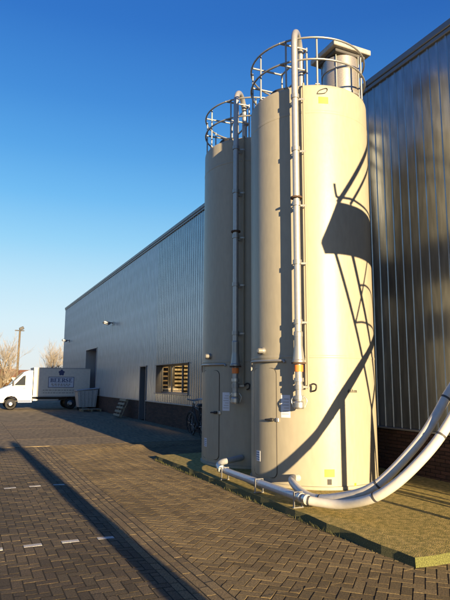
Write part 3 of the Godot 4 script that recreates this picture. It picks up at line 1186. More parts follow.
func roof_gear(s: Node3D, R: float, _near: bool) -> void:
	# manhole lid
	var st := new_st()
	lathe(st, [Vector2(0.27, 6.42), Vector2(0.27, 6.56), Vector2(0.25, 6.59), Vector2(0.0, 6.63)], 32, Vector3(-0.56, 0, 0.12))
	obj("manhole_lid", st, M.black, s)
	# venting filter with its rain hood
	var c := Vector3(0.60, 0, 0.22)
	st = new_st()
	lathe(st, [Vector2(0.33, 6.4), Vector2(0.33, 7.42), Vector2(0.3, 7.44)], 40, c)
	var f := obj("vent_filter", st, M.stainless, s)
	for y in [6.72, 7.2]:
		st = new_st()
		lathe(st, [Vector2(0.33, y - 0.025), Vector2(0.345, y - 0.022), Vector2(0.345, y + 0.022), Vector2(0.33, y + 0.025)], 40, c)
		obj("clamp_band", st, M.galv, f)
	for a in [60.0, 140.0, 220.0, 300.0]:
		st = new_st()
		tube(st, [c + around(a, 0.345, 6.6), c + around(a, 0.345, 7.5)], 0.012, 6)
		obj("tie_rod", st, M.galv, f)
	st = new_st()
	box(st, c + Vector3(0, 7.56, 0), Vector3(0.82, 0.1, 0.76), 0.01)
	obj("rain_hood", st, M.hood, f)
	st = new_st()
	box(st, c + Vector3(0, 7.475, 0), Vector3(0.66, 0.06, 0.62), 0.01)
	obj("hood_frame", st, M.plastic, f)

# ==================================================================== pipes and hoses
func build_pipes() -> void:
	var p := thing("conveying_pipe", "long grey pipe clamped along the mossy slab edge to the farther silo", "pipe", Vector3(3.86, 0.1, -5.95))
	var o := p.position
	var y := 0.24
	var run := [Vector3(4.62, 0.30, -9.2), Vector3(4.4, 0.29, -9.1), Vector3(4.12, 0.28, -8.95), Vector3(3.95, 0.26, -8.72), Vector3(3.9, 0.25, -8.45), Vector3(3.88, y, -8.1), Vector3(3.87, y, -7.0), Vector3(3.86, y, -6.0)]
	var st := new_st()
	tube(st, smooth_path(run, 8).map(func(v): return v - o), 0.052, 16)
	obj("pipe_run", st, M.tube, p)
	for z in [-8.45, -6.05, -5.93]:
		st = new_st()
		tube(st, [Vector3(3.868, y + (0.012 if z < -8 else 0.0), z - 0.03) - o, Vector3(3.868, y + (0.01 if z < -8 else 0.0), z + 0.03) - o], 0.062, 16)
		obj("coupling", st, M.steel, p)
	for z in [-8.3, -7.15, -6.12]:
		st = new_st()
		box(st, Vector3(3.87, 0.108, z) - o, Vector3(0.15, 0.012, 0.035), 0.003)
		for sx in [-0.06, 0.06]:
			box(st, Vector3(3.87 + sx, 0.2, z) - o, Vector3(0.008, 0.18, 0.032), 0.002)
		box(st, Vector3(3.87, y + 0.056, z) - o, Vector3(0.132, 0.008, 0.034), 0.002)
		obj("pipe_clamp", st, M.galv, p)
	var keys := [Vector3(3.86, 0.235, -5.94), Vector3(3.96, 0.225, -5.77), Vector3(4.08, 0.247, -5.5), Vector3(4.164, 0.372, -5.10), Vector3(4.262, 0.522, -4.872), Vector3(4.403, 0.716, -4.707), Vector3(4.602, 0.986, -4.558), Vector3(4.806, 1.25, -4.498), Vector3(5.17, 1.84, -4.35), Vector3(5.62, 2.4, -4.1), Vector3(5.98, 2.74, -3.85), Vector3(6.25, 2.95, -3.66)]
	hose("delivery_hose", "white hose at the front, bending up from the slab edge pipe to the right", keys, [3, 26, 52])
	var keys2 := [Vector3(4.5, 0.27, -7.12), Vector3(4.3, 0.29, -6.95), Vector3(4.18, 0.27, -6.7), Vector3(4.07, 0.23, -6.3), Vector3(4.06, 0.23, -5.95), Vector3(4.14, 0.33, -5.52), Vector3(4.22, 0.455, -5.19), Vector3(4.35, 0.63, -5.0), Vector3(4.61, 0.985, -4.80), Vector3(4.83, 1.26, -4.745), Vector3(5.06, 1.575, -4.71), Vector3(5.33, 1.96, -4.58), Vector3(5.72, 2.46, -4.28), Vector3(6.0, 2.78, -4.0), Vector3(6.22, 3.0, -3.72)]
	hose("delivery_hose", "white hose behind its twin, rising from the foot of the sunlit silo", keys2, [33, 52, 78])

func hose(called: String, label: String, keys: Array, bands: Array) -> void:
	var h := thing(called, label, "hose", keys[0], 0.0, "white delivery hoses")
	var o: Vector3 = keys[0]
	var path := smooth_path(keys, 8).map(func(v): return v - o)
	var st := new_st()
	tube(st, path, 0.054, 18)
	obj("hose_tube", st, M.hose, h)
	for b in bands:
		if b + 1 < path.size():
			st = new_st()
			var d: Vector3 = (path[b + 1] - path[b]).normalized()
			tube(st, [path[b] - d * 0.012, path[b] + d * 0.012], 0.0575, 18)
			obj("band", st, M.plastic, h)

# the hopper stand that throws the shadow on the sunlit silo; it stands outside the picture, on the right
func build_hopper_stand() -> void:
	var du := thing("air_duct", "tall vertical air duct between the silos and the hall wall", "duct", Vector3(6.6, 0.1, -8.9))
	var ds := new_st()
	lathe(ds, [Vector2(0.36, 0.0), Vector2(0.36, 6.75), Vector2(0.3, 6.8), Vector2(0.0, 6.85)], 32)
	obj("duct_shell", ds, M.galv, du)
	for yy in [1.2, 2.7, 4.2, 5.7]:
		ds = new_st()
		lathe(ds, [Vector2(0.36, yy), Vector2(0.38, yy + 0.003), Vector2(0.38, yy + 0.04), Vector2(0.36, yy + 0.043)], 32)
		obj("flange", ds, M.galv, du)
	var t := thing("hopper_stand", "steel hopper hung on stays above the slab, right of the picture", "hopper", Vector3(5.7, 0.1, -3.5))
	var o := t.position
	var st := new_st()
	# hopper with slanted left side; polygon in the x, y plane
	var poly := [Vector2(5.20, 4.93), Vector2(4.94, 4.30), Vector2(4.99, 4.13), Vector2(6.9, 4.08), Vector2(6.9, 4.78), Vector2(5.75, 4.9)]
	prism(st, poly, 0.35, Transform3D(Basis.IDENTITY, -o + Vector3(0, 0, -3.5)))
	obj("hopper_body", st, M.galv, t)
	st = new_st()
	tube(st, smooth_path([Vector3(5.165, 5.26, -3.5), Vector3(5.19, 5.08, -3.5), Vector3(5.23, 5.035, -3.5), Vector3(5.5, 5.04, -3.5), Vector3(5.75, 5.0, -3.5), Vector3(6.9, 4.86, -3.5)], 5).map(func(v): return v - o), 0.022, 8)
	obj("top_rail", st, M.galv, t)
	for e in [[Vector3(5.22, 4.95, -3.5), Vector3(7.08, 7.62, -3.4), 0.04], [Vector3(5.46, 4.95, -3.5), Vector3(7.08, 7.2, -3.3), 0.025]]:
		st = new_st()
		tube(st, [e[0] - o, e[1] - o], e[2], 8)
		obj("stay", st, M.galv, t)
	for e in [[[Vector3(5.15, 4.14, -3.5), Vector3(5.48, 3.03, -3.5), Vector3(5.85, 1.74, -3.55), Vector3(6.1, 0.04, -3.6)], 0.026], [[Vector3(5.47, 4.14, -3.45), Vector3(5.65, 3.51, -3.45), Vector3(5.91, 2.71, -3.45), Vector3(6.12, 1.9, -3.45), Vector3(6.4, 0.04, -3.3)], 0.032], [[Vector3(5.88, 4.1, -3.55), Vector3(5.5, 3.03, -3.55)], 0.016], [[Vector3(6.05, 2.1, -3.6), Vector3(5.86, 1.7, -3.6), Vector3(5.68, 0.04, -3.65)], 0.03]]:
		st = new_st()
		tube(st, e[0].map(func(v): return v - o), e[1], 8)
		obj("leg", st, M.galv, t)
	for e in [[Vector3(5.63, 3.65, -3.48), Vector3(5.8, 3.67, -3.48), Vector3(6.0, 3.6, -3.48), Vector3(6.13, 3.4, -3.48)], [Vector3(5.48, 3.03, -3.5), Vector3(5.7, 3.06, -3.5), Vector3(6.06, 3.02, -3.5), Vector3(6.2, 2.9, -3.5)]]:
		st = new_st()
		tube(st, smooth_path(e, 5).map(func(v): return v - o), 0.018, 8)
		obj("brace", st, M.galv, t)
	st = new_st()
	box(st, Vector3(6.35, 3.25, -3.62) - o, Vector3(0.3, 0.5, 0.3), 0.02)
	obj("hose_inlet", st, M.galv, t)
	t.position.y += 0.06
	var v := thing("valve_post", "slim steel post standing on the slab, right of the picture", "post", Vector3(5.19, 0.1, -4.6))
	st = new_st()
	tube(st, [Vector3(0, 0, 0), Vector3(0, 1.66, 0)], 0.045, 12)
	tube(st, smooth_path([Vector3(0, 1.64, 0), Vector3(0.01, 1.71, 0), Vector3(-0.02, 1.74, 0), Vector3(-0.05, 1.73, 0)], 4), 0.018, 8)
	obj("post", st, M.galv, v)
	st = new_st()
	box(st, Vector3(0, 0.012, 0), Vector3(0.16, 0.02, 0.16), 0.003)
	obj("base_plate", st, M.galv, v)
	var w := thing("valve_post", "thick steel post beside the hopper legs, right of the picture", "post", Vector3(5.84, 0.1, -4.3))
	st = new_st()
	tube(st, [Vector3(0, 0, 0), Vector3(0, 1.2, 0), Vector3(0.02, 1.35, 0)], [0.065, 0.065, 0.03], 12)
	obj("post", st, M.galv, w)
	st = new_st()
	box(st, Vector3(0, 0.012, 0), Vector3(0.2, 0.02, 0.2), 0.003)
	obj("base_plate", st, M.galv, w)

# ==================================================================== van
func build_van() -> void:
	var v := thing("delivery_van", "white box van reversed up to the hall with lettering on its side", "van", Vector3(4.3, 0, -36.0))
	var o := v.position
	var zs := -35.0
	var zf := -37.0
	var zm := -36.0
	var w := 2.0
	var X := Transform3D(Basis.IDENTITY, Vector3(0, 0, zm) - o)
	var st := new_st()
	# cab: side outline extruded
	var cab := [Vector2(1.55, 0.42), Vector2(1.98, 0.42), Vector2(2.02, 0.62), Vector2(2.16, 0.76), Vector2(2.38, 0.81), Vector2(2.6, 0.76), Vector2(2.74, 0.62), Vector2(2.78, 0.42), Vector2(3.55, 0.42), Vector2(3.55, 2.3), Vector2(3.3, 2.3), Vector2(3.05, 2.2), Vector2(2.3, 1.42), Vector2(1.68, 1.14), Vector2(1.54, 0.92)]
	prism(st, cab, w - 0.08, X)
	var cabo := obj("cab", st, M.van, v)
	st = new_st()
	prism(st, [Vector2(2.5, 1.42), Vector2(3.14, 1.42), Vector2(3.14, 2.02), Vector2(3.0, 1.98)], 0.02, Transform3D(Basis.IDENTITY, Vector3(0, 0, zs - 0.035) - o))
	obj("side_window", st, M.dark_glass, cabo)
	st = new_st()
	var a0 := Vector3(2.33, 1.47, 0)
	var a1 := Vector3(3.0, 2.165, 0)
	bar(st, Vector3(a0.x - 0.004, a0.y + 0.006, zm) - o, Vector3(a1.x - 0.004, a1.y + 0.006, zm) - o, w - 0.35, 0.02, 0.004, Vector3.RIGHT)
	obj("windscreen", st, M.dark_glass, cabo)
	st = new_st()
	box(st, Vector3(1.62, 0.56, zm) - o, Vector3(0.22, 0.3, w - 0.02), 0.05)
	obj("bumper", st, M.van, cabo)
	for z in [zs - 0.2, zf + 0.2]:
		st = new_st()
		box(st, Vector3(1.63, 0.98, z) - o, Vector3(0.2, 0.2, 0.3), 0.05)
		obj("headlight", st, M.amber if z > zm else M.glass, cabo)
	st = new_st()
	for q in [[Vector3(2.42, 0.84, 0), Vector3(2.42, 1.38, 0)], [Vector3(3.24, 0.6, 0), Vector3(3.24, 2.1, 0)]]:
		bar(st, q[0] + Vector3(0, 0, zs - 0.038) - o, q[1] + Vector3(0, 0, zs - 0.038) - o, 0.012, 0.012, 0.002)
	obj("door_seam", st, M.plastic, cabo)
	st = new_st()
	box(st, Vector3(3.08, 1.25, zs - 0.03) - o, Vector3(0.14, 0.035, 0.03), 0.008)
	obj("door_handle", st, M.plastic, cabo)
	st = new_st()
	box(st, Vector3(2.45, 1.55, zs + 0.1) - o, Vector3(0.1, 0.3, 0.18), 0.04)
	obj("wing_mirror", st, M.plastic, cabo)
	st = new_st()
	box(st, Vector3(3.05, 0.5, zs - 0.03) - o, Vector3(0.9, 0.06, 0.04), 0.01)
	obj("side_trim", st, M.plastic, cabo)
	# box body
	st = new_st()
	box(st, Vector3(5.27, 1.62, zm) - o, Vector3(3.36, 1.72, w + 0.04), 0.02)
	var body := obj("cargo_box", st, M.box, v)
	for q in [[Vector3(5.27, 2.47, 0), Vector3(3.4, 0.05, 0)], [Vector3(5.27, 0.775, 0), Vector3(3.4, 0.06, 0)]]:
		st = new_st()
		box(st, Vector3(q[0].x, q[0].y, zm) - o, Vector3(q[1].x, q[1].y, w + 0.06), 0.01)
		obj("edge_rail", st, M.sill, body)
	for x in [3.62, 4.28, 6.06, 6.93]:
		st = new_st()
		box(st, Vector3(x, 1.62, zm) - o, Vector3(0.03, 1.64, w + 0.052), 0.006)
		obj("panel_seam", st, M.box, body)
	st = new_st()
	box(st, Vector3(5.1, 0.6, zm) - o, Vector3(3.6, 0.16, 0.9), 0.01)
	obj("chassis", st, M.plastic, v)
	st = new_st()
	box(st, Vector3(4.35, 0.56, zs - 0.02) - o, Vector3(1.5, 0.1, 0.04), 0.01)
	obj("side_guard", st, M.sill, v)
	for x in [2.38, 5.82]:
		for z in [zs - 0.12, zf + 0.12]:
			st = new_st()
			var c := Vector3(x, 0.335, z) - o
			tube(st, [c + Vector3(0, 0, -0.1), c + Vector3(0, 0, -0.085), c + Vector3(0, 0, 0.085), c + Vector3(0, 0, 0.1)], [0.3, 0.335, 0.335, 0.3], 24)
			var wh := obj("wheel", st, M.rubber, v)
			st = new_st()
			tube(st, [c + Vector3(0, 0, -0.102), c + Vector3(0, 0, 0.102), c + Vector3(0, 0, 0.115)], [0.2, 0.2, 0.09], 20)
			obj("rim", st, M.rim, wh)
	# painted sign on the side
	var sz := zs + 0.0285
	st = new_st()
	box(st, Vector3(5.2, 1.62, sz) - o, Vector3(1.5, 0.62, 0.008), 0.002)
	var sign_o := obj("sign_panel", st, M.sign_pale, body)
	st = new_st()
	for q in [[0, 0.31, 1.53, 0.03], [0, -0.31, 1.53, 0.03], [-0.75, 0, 0.03, 0.6], [0.75, 0, 0.03, 0.6]]:
		box(st, Vector3(5.2 + q[0], 1.62 + q[1], sz + 0.004) - o, Vector3(q[2], q[3], 0.008), 0.002)
	obj("sign_border", st, M.navy, sign_o)
	var tm := TextMesh.new()
	tm.text = "BEERSE"
	var f := SystemFont.new()
	f.font_names = PackedStringArray(["Droid Serif"])
	f.font_weight = 700
	tm.font = f
	tm.font_size = 64
	tm.pixel_size = 0.0053
	tm.depth = 0.008
	var to := inst("lettering", tm, M.navy, sign_o)
	to.position = Vector3(5.2, 1.735, sz + 0.006) - o
	# small lines too faint to read
	var row := [[1.5, 0.07, 4.62, 5.78], [1.41, 0.05, 4.66, 5.74], [1.14, 0.055, 4.15, 5.98], [0.98, 0.05, 4.15, 5.98]]
	for q in row:
		st = new_st()
		var x: float = q[2]
		while x < q[3]:
			var l := rng.randf_range(0.06, 0.2)
			box(st, Vector3(x + l * 0.5, q[0], sz + (0.006 if q[0] > 1.3 else 0.0)) - o, Vector3(l, q[1], 0.006), 0.001)
			x += l + 0.05
		obj("small_print", st, M.print_grey, body)
	# emblem: five-lobed crest
	st = new_st()
	var em := []
	for k in 20:
		var an := TAU * k / 20.0 + PI / 2
		var r := 0.17 + 0.03 * cos(5.0 * (an - PI / 2))
		em.append(Vector2(r * cos(an), r * sin(an)))
	prism(st, em, 0.008, Transform3D(Basis.IDENTITY, Vector3(5.2, 2.2, sz) - o))
	obj("emblem", st, M.navy, body)

# ==================================================================== bin, pallets, bicycle, lamps
func build_bin() -> void:
	var b := thing("waste_container", "grey wheeled waste container with tilted lid beside the van's rear", "container", Vector3(6.42, 0, -33.2))
	var st := new_st()
	# tapered body
	var lo := [Vector3(-0.48, 0.2, 0.42), Vector3(0.48, 0.2, 0.42), Vector3(0.48, 0.2, -0.42), Vector3(-0.48, 0.2, -0.42)]
	var hi := [Vector3(-0.62, 1.12, 0.52), Vector3(0.56, 1.2, 0.52), Vector3(0.56, 1.2, -0.52), Vector3(-0.62, 1.12, -0.52)]
	for k in 4:
		var l := (k + 1) % 4
		quad(st, lo[k], lo[l], hi[l], hi[k])
	quad(st, lo[3], lo[2], lo[1], lo[0])
	quad(st, hi[0], hi[1], hi[2], hi[3])
	var body := obj("body", st, M.bin, b)
	for k in 5:
		st = new_st()
		var t := (k + 0.5) / 5.0
		bar(st, lo[0].lerp(lo[1], t) + Vector3(0, 0, 0.012), hi[0].lerp(hi[1], t) + Vector3(0, -0.04, 0.012), 0.09, 0.035, 0.012, Vector3.BACK)
		obj("rib", st, M.bin, body)
	st = new_st()
	bar(st, Vector3(-0.66, 1.14, 0), Vector3(0.62, 1.28, 0), 1.12, 0.05, 0.02, Vector3.UP)
	obj("lid", st, M.bin, b)
	st = new_st()
	tube(st, [Vector3(-0.66, 1.08, -0.5), Vector3(-0.72, 1.08, -0.5), Vector3(-0.72, 1.08, 0.5), Vector3(-0.66, 1.08, 0.5)], 0.02, 6)
	obj("handle", st, M.sill, b)
	for x in [-0.38, 0.38]:
		for z in [-0.32, 0.32]:
			st = new_st()
			tube(st, [Vector3(x, 0.1, z - 0.03), Vector3(x, 0.1, z + 0.03)], 0.1, 16)
			box(st, Vector3(x, 0.16, z), Vector3(0.05, 0.1, 0.09), 0.006)
			obj("wheel", st, M.rubber, b)

func pallet_at(label: String, xf: Transform3D, w: float, l: float, n: int) -> void:
	var p := thing("wooden_pallet", label, "pallet", xf.origin, 0.0, "wooden pallets by the hall wall")
	p.basis = xf.basis
	for k in n:
		var st := new_st()
		box(st, Vector3(0, 0.125, -l * 0.5 + 0.05 + (l - 0.1) * k / (n - 1)), Vector3(w, 0.02, 0.095 + 0.01 * (k % 2)), 0.003)
		obj("deck_board", st, M.wood, p)
	for k in 3:
		var st := new_st()
		box(st, Vector3(-w * 0.5 + 0.05 + (w - 0.1) * k / 2.0, 0.011, 0), Vector3(0.09, 0.02, l), 0.003)
		obj("base_board", st, M.wood, p)
		for j in 3:
			st = new_st()
			box(st, Vector3(-w * 0.5 + 0.05 + (w - 0.1) * k / 2.0, 0.068, -l * 0.5 + 0.06 + (l - 0.12) * j / 2.0), Vector3(0.09, 0.09, 0.1), 0.004)
			obj("block", st, M.wood, p)

func build_pallets() -> void:
	# leaning on the plinth: deck towards the yard
	var up := Vector3(-0.92, 0.38, 0).normalized()       # deck normal
	var along := Vector3(0.38, 0.92, 0).normalized()     # up the slope
	pallet_at("pale wooden pallet leaning on the brick plinth left of the narrow door", Transform3D(Basis(Vector3(0, 0, 1), up, Vector3(0, 0, 1).cross(up)), Vector3(6.72, 0.42, -26.0)), 1.15, 0.84, 5)
	pallet_at("low wooden pallet lying flat on the ground in front of the waste container", Transform3D(Basis.IDENTITY, Vector3(6.42, 0.002, -31.9)), 1.1, 0.9, 6)

func build_bicycle() -> void:
	for b in [[Vector3(6.8, 0, -16.75), PI / 2 + 0.03 - PI, "dark bicycle with raised handlebar parked at the plinth, right of the window"], [Vector3(6.5, 0, -16.0), PI / 2 - 0.12 - PI, "second dark bicycle half hidden behind the shaded silo"]]:
		var t := thing("bicycle", b[2], "bicycle", b[0], b[1] + PI, "bicycles at the hall wall")
		var r := 0.34
		for x in [-0.52, 0.52]:
			var st := new_st()
			var ring := []
			for k in 28:
				ring.append(Vector3(x + (r - 0.02) * cos(TAU * k / 28), r + (r - 0.02) * sin(TAU * k / 28), 0))
			tube(st, ring, 0.02, 6, false, true)
			var wh := obj("wheel", st, M.rubber, t)
			st = new_st()
			for k in 12:
				tube(st, [Vector3(x, r, 0), Vector3(x + 0.31 * cos(TAU * k / 12), r + 0.31 * sin(TAU * k / 12), 0)], 0.002, 4, false)
			tube(st, [Vector3(x, r, -0.05), Vector3(x, r, 0.05)], 0.02, 8)
			obj("spokes", st, M.steel, wh)
			st = new_st()
			var mud := []
			for k in 9:
				var a := lerpf(0.2, PI - 0.2, k / 8.0)
				mud.append(Vector3(x + 0.365 * cos(a), r + 0.365 * sin(a), 0))
			tube(st, mud, 0.016, 6)
			obj("mudguard", st, M.black, t)
		var st := new_st()
		for e in [[Vector3(-0.52, r, 0), Vector3(-0.12, 0.3, 0)], [Vector3(-0.52, r, 0), Vector3(-0.22, 0.8, 0)], [Vector3(-0.12, 0.3, 0), Vector3(-0.24, 0.9, 0)], [Vector3(-0.12, 0.3, 0), Vector3(0.36, 0.82, 0)], [Vector3(-0.22, 0.8, 0), Vector3(0.34, 0.88, 0)], [Vector3(0.32, 1.0, 0), Vector3(0.52, r, 0)]]:
			tube(st, e, 0.017, 8)
		obj("frame", st, M.black, t)
		st = new_st()
		tube(st, smooth_path([Vector3(0.12, 1.12, -0.3), Vector3(0.3, 1.12, -0.22), Vector3(0.34, 1.08, 0), Vector3(0.3, 1.12, 0.22), Vector3(0.12, 1.12, 0.3)], 5), 0.014, 8)
		tube(st, [Vector3(0.34, 1.08, 0), Vector3(0.32, 0.98, 0)], 0.014, 8)
		obj("handlebar", st, M.steel, t)
		st = new_st()
		box(st, Vector3(-0.27, 0.95, 0), Vector3(0.26, 0.06, 0.16), 0.025)
		obj("saddle", st, M.black, t)
		st = new_st()
		for z in [-0.08, 0.08]:
			box(st, Vector3(-0.12, 0.3 + z, z * 1.4), Vector3(0.1, 0.025, 0.08), 0.006)
		tube(st, [Vector3(-0.12, 0.3, -0.07), Vector3(-0.12, 0.3, 0.07)], 0.05, 12)
		obj("pedal", st, M.black, t)
		st = new_st()
		tube(st, [Vector3(-0.14, 0.32, 0.05), Vector3(-0.2, 0.02, 0.2)], 0.01, 6)
		obj("kickstand", st, M.steel, t)

func build_wall_lamps() -> void:
	for q in [[-29.9, "wall floodlight on a short arm, nearer to the silos"], [-44.4, "wall floodlight on a short arm near the hall's far corner"]]:
		var t := thing("wall_floodlight", q[1], "lamp", Vector3(WX - 0.036, 4.85, q[0]), 0.0, "floodlights on the hall wall")
		var st := new_st()
		box(st, Vector3(-0.012, 0, 0), Vector3(0.02, 0.2, 0.2), 0.004)
		obj("wall_plate", st, M.trim, t)
		st = new_st()
		tube(st, [Vector3(-0.02, 0.02, 0), Vector3(-0.2, 0.05, 0)], 0.03, 8)
		obj("arm", st, M.trim, t)
		st = new_st()
		box(st, Vector3(-0.36, 0.02, 0), Vector3(0.4, 0.14, 0.34), 0.04, Basis(Vector3.BACK, deg_to_rad(-14)))
		obj("lamp_head", st, M.trim, t)
		st = new_st()
		box(st, Vector3(-0.38, -0.06, 0), Vector3(0.3, 0.02, 0.26), 0.006, Basis(Vector3.BACK, deg_to_rad(-14)))
		obj("lens", st, M.paper, t)

# ==================================================================== background
func grow(st: SurfaceTool, fine: SurfaceTool, p: Vector3, d: Vector3, len: float, r: float, level: int, r2: RandomNumberGenerator) -> void:
	var pts := [p]
	var radii := [r]
	var n := 4 if level < 3 else 3
	var q := p
	var dir := d
	for k in n:
		dir = (dir + Vector3(r2.randfn(0, 0.11), r2.randfn(0.03, 0.07), r2.randfn(0, 0.11))).normalized()
		q += dir * len / n
		pts.append(q)
		radii.append(r * (1.0 - 0.5 * (k + 1) / n))
	tube(st if level < 2 else fine, pts, radii, 8 if level == 0 else (5 if level < 3 else 3), level == 0)
	if level >= 5:
		return
	var kids := 5 if level < 3 else 4
	for k in kids:
		var t := r2.randf_range(0.35, 1.0) if k > 0 else 1.0
		var at: Vector3 = pts[int(t * n)]
		var side := Vector3(r2.randfn(0, 1), 0, r2.randfn(0, 1)).normalized()
		var spread := r2.randf_range(0.45, 0.95) if k > 0 else 0.15
		var nd := (dir + side * spread + Vector3.UP * 0.12).normalized()
		grow(st, fine, at, nd, len * r2.randf_range(0.58, 0.8), maxf(r * (0.42 if k > 0 else 0.5), 0.008), level + 1, r2)

func tree(label: String, at: Vector3, trunk_h: float, r: float, sd: int) -> void:
	var t := thing("bare_tree", label, "tree", at, 0.0, "bare winter trees behind the yard")
	var r2 := RandomNumberGenerator.new()
	r2.seed = sd
	var a := new_st()
	var b := new_st()
	grow(a, b, Vector3.ZERO, Vector3.UP, trunk_h, r, 0, r2)
	obj("trunk", a, M.bark, t)
	obj("crown", b, M.twig, t)

func build_background() -> void:
	tree("bare tree at the left edge of the picture, left of the telegraph pole", Vector3(2.9, -0.14, -60.0), 2.9, 0.22, 5)
	tree("bare tree behind the van's roof, beside the hall's far corner", Vector3(9.75, -0.14, -75.0), 3.0, 0.22, 9)
	# wooden pole with a dark box near the top
	var p := thing("telegraph_pole", "tall wooden pole with dark box on top between the two bare trees", "pole", Vector3(4.95, -0.14, -66.0))
	var st := new_st()
	tube(st, [Vector3.ZERO, Vector3(0.05, 7.8, 0)], [0.15, 0.1], 10)
	obj("shaft", st, M.bark, p)
	st = new_st()
	box(st, Vector3(0.0, 7.5, 0.1), Vector3(1.0, 0.12, 0.12), 0.02)
	box(st, Vector3(0.2, 7.75, 0.1), Vector3(0.5, 0.35, 0.3), 0.05, Basis(Vector3.BACK, 0.5))
	obj("top_box", st, M.plastic, p)
	# grassy bank with brown winter growth
	st = new_st()
	for i in 60:
		for j in 8:
			var q := []
			for e in [[i, j], [i, j + 1], [i + 1, j + 1], [i + 1, j]]:
				var x: float = -60.0 + e[0] * 2.0
				var z: float = -70.0 - (8 - e[1]) * 1.6
				var h: float = 1.5 * sin(PI * clampf(e[1] / 8.0, 0, 1) * 0.5 + PI * 0.5) + 0.25 * sin(x * 0.7) * sin(z * 0.9 + x * 0.2)
				q.append(Vector3(x, maxf(h, -0.2) - 0.1, z))
			quad(st, q[0], q[1], q[2], q[3])
	var bank := obj("grass_bank", st, M.bank)
	bank.set_meta("kind", "structure")
	# hedge in front of the houses: many small leaves
	hedge("brown winter hedge on the bank behind the van's cab", Vector3(2.5, 0.2, -72.0), 13.0, 2.4, 3)
	hedge("rusty hedge farther back beside the hall's far corner", Vector3(12.5, 0.2, -76.0), 11.0, 2.0, 4)
	tall_hedge("tall winter hedge closing the yard beyond the left edge", Vector3(-24.0, -0.14, -69.0), 0.0, 50.0, 6.5, 31)
	tall_hedge("tall winter hedge along the far left side of the yard", Vector3(-32.0, -0.14, -26.0), PI / 2, 84.0, 6.5, 32)
	for h in [[Vector3(8.0, 0, -165.0), 9.0, "small house with red roof at the far left edge", M.house_pale], [Vector3(18.0, 0, -175.0), 8.0, "small brick house behind the van's cab, right of the other house", M.house_wall]]:
		house(h[2], h[0], h[1], h[3])

# dense screen: a rough core of stems and many leaf clumps
func tall_hedge(label: String, at: Vector3, turn: float, l: float, h: float, sd: int) -> void:
	var t := thing("tall_hedge", label, "hedge", at, turn, "hedges behind the yard")
	var r2 := RandomNumberGenerator.new()
	r2.seed = sd
	var st := new_st()
	for k in 26000:
		var x := r2.randf_range(-0.5, 0.5) * l
		var hh := h * (0.82 + 0.12 * sin(x * 0.9) + 0.08 * sin(x * 2.7 + 1.0))
		var y := hh * r2.randf()
		var z := r2.randfn(0, 0.6)
		st.set_color(Color(0.05, 0.05, 0.025).lerp(Color(0.13, 0.095, 0.045), r2.randf()))
		var a := Vector3(r2.randfn(0, 1), r2.randfn(0, 1), r2.randfn(0, 1)).normalized() * 0.3
		var c := a.cross(Vector3(r2.randfn(0, 1), r2.randfn(0, 1), r2.randfn(0, 1))).normalized() * 0.22
		var p := Vector3(x, y, z)
		tri(st, p - a, p + a, p + c)
	obj("foliage", st, M.leaf, t)
	st = new_st()
	for k in int(l):
		var x := -l * 0.5 + k + r2.randf_range(-0.2, 0.2)
		tube(st, [Vector3(x, 0, 0), Vector3(x + r2.randfn(0, 0.2), h * 0.7, r2.randfn(0, 0.2))], [0.12, 0.03], 5)
	obj("stem", st, M.bark, t)

func hedge(label: String, at: Vector3, l: float, h: float, sd: int) -> void:
	var t := thing("hedge", label, "hedge", at, 0.0, "hedges behind the yard")
	var r2 := RandomNumberGenerator.new()
	r2.seed = sd
	var st := new_st()
	for k in 9000:
		var x := r2.randf_range(-0.5, 0.5) * l
		var hh := h * (0.75 + 0.25 * sin(x * 1.3) + 0.15 * sin(x * 3.7 + 1.0))
		var y := hh * sqrt(r2.randf())
		var z := r2.randfn(0, 0.5)
		var v := r2.randf()
		st.set_color(Color(0.26, 0.13, 0.05).lerp(Color(0.36, 0.25, 0.1), v) * r2.randf_range(0.7, 1.1))
		var a := Vector3(r2.randfn(0, 1), r2.randfn(0, 1), r2.randfn(0, 1)).normalized() * 0.12
		var c := a.cross(Vector3(r2.randfn(0, 1), r2.randfn(0, 1), r2.randfn(0, 1))).normalized() * 0.07
		var p := Vector3(x, y, z)
		tri(st, p - a, p + a, p + c)
	obj("foliage", st, M.leaf, t)
	st = new_st()
	for k in int(l * 2):
		var x := -l * 0.5 + k * 0.5 + r2.randf_range(-0.1, 0.1)
		tube(st, [Vector3(x, -0.5, 0), Vector3(x + r2.randfn(0, 0.15), h * 0.8, r2.randfn(0, 0.2))], [0.04, 0.015], 5)
	obj("stem", st, M.bark, t)

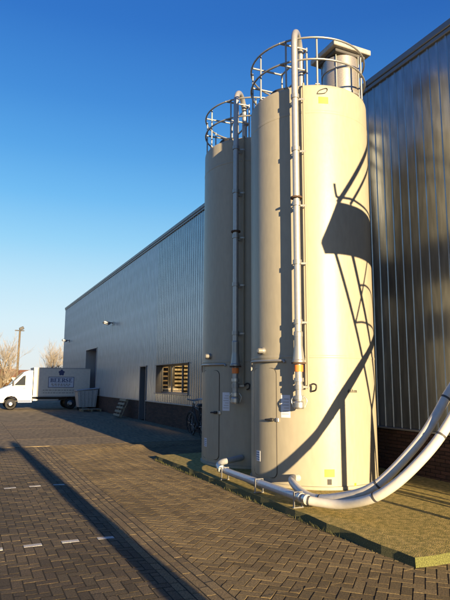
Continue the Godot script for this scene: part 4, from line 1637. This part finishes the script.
func house(label: String, at: Vector3, w: float, m: Material) -> void:
	var t := thing("house", label, "house", at, 0.0, "houses on the horizon")
	var st := new_st()
	var d := 7.0
	var eh := 3.0
	var rh := 4.9
	prism(st, [Vector2(-d / 2, -0.2), Vector2(d / 2, -0.2), Vector2(d / 2, eh), Vector2(0, rh), Vector2(-d / 2, eh)], w, Transform3D(Basis(Vector3.UP, PI / 2), Vector3.ZERO))
	obj("wall", st, m, t)
	st = new_st()
	for s in [-1.0, 1.0]:
		bar(st, Vector3(0, eh - 0.15, s * (d / 2 + 0.3)), Vector3(0, rh + 0.1, 0), w + 0.6, 0.2, 0.02, Vector3.BACK * s)
	var roof := obj("roof", st, M.tile_roof, t)
	st = new_st()
	box(st, Vector3(w * 0.3, rh + 0.3, -0.6), Vector3(0.6, 1.2, 0.6), 0.03)
	obj("chimney", st, M.house_wall, roof)
	for x in [-0.28, 0.0, 0.28]:
		st = new_st()
		box(st, Vector3(x * w, 1.5, d / 2 + 0.01), Vector3(1.2, 1.3, 0.08), 0.02)
		var f := obj("window", st, M.white, t)
		st = new_st()
		box(st, Vector3(x * w, 1.5, d / 2 + 0.04), Vector3(1.0, 1.1, 0.06), 0.01)
		obj("pane", st, M.dark_glass, f)

# leaning post behind the photographer: it throws the long shadow over the parking bay
func build_leaning_post() -> void:
	var t := thing("leaning_post", "thick leaning timber post with a side box, behind the camera", "post", Vector3(1.86, 0, 1.2))
	var top := Vector3(-0.32, 2.6, 0)
	var st := new_st()
	tube(st, [Vector3(0, -0.1, 0), Vector3(-0.16, 1.15, 0), top, top + Vector3(-0.01, 0.06, 0)], [0.16, 0.15, 0.12, 0.05], 14)
	obj("post", st, M.bark, t)
	st = new_st()
	bar(st, Vector3(-0.29, 2.38, 0), Vector3(-0.75, 2.38, 0), 0.08, 0.06)
	obj("cross_arm", st, M.bark, t)
	st = new_st()
	box(st, Vector3(-0.82, 2.4, 0), Vector3(0.4, 0.16, 0.3), 0.03)
	obj("side_box", st, M.plastic, t)

func build_weeds() -> void:
	var st := new_st()
	var r2 := RandomNumberGenerator.new()
	r2.seed = 77
	for k in 900:
		var z := r2.randf_range(-11.6, -4.2)
		var dens := 0.5 + 0.5 * sin(z * 2.1 + 1.0) * sin(z * 0.9)
		if z < -7.0: dens += 0.25
		if r2.randf() > dens: continue
		var x := 3.775 - absf(r2.randfn(0, 0.02))
		var h := r2.randf_range(0.015, 0.06) * (0.5 + dens)
		var p := Vector3(x, -0.005, z)
		var lean := Vector3(r2.randfn(-0.4, 0.5), 1.0, r2.randfn(0, 0.5)).normalized() * h
		var sd := Vector3(r2.randfn(0, 1), 0, r2.randfn(0, 1)).normalized() * 0.004
		st.set_color(Color(0.05, 0.06, 0.02).lerp(Color(0.12, 0.11, 0.04), r2.randf()))
		tri(st, p - sd, p + sd, p + lean)
	var o := obj("weeds", st, M.leaf)
	tag(o, "thin weeds and moss growing along the slab's edge", "weeds")
	o.set_meta("kind", "stuff")
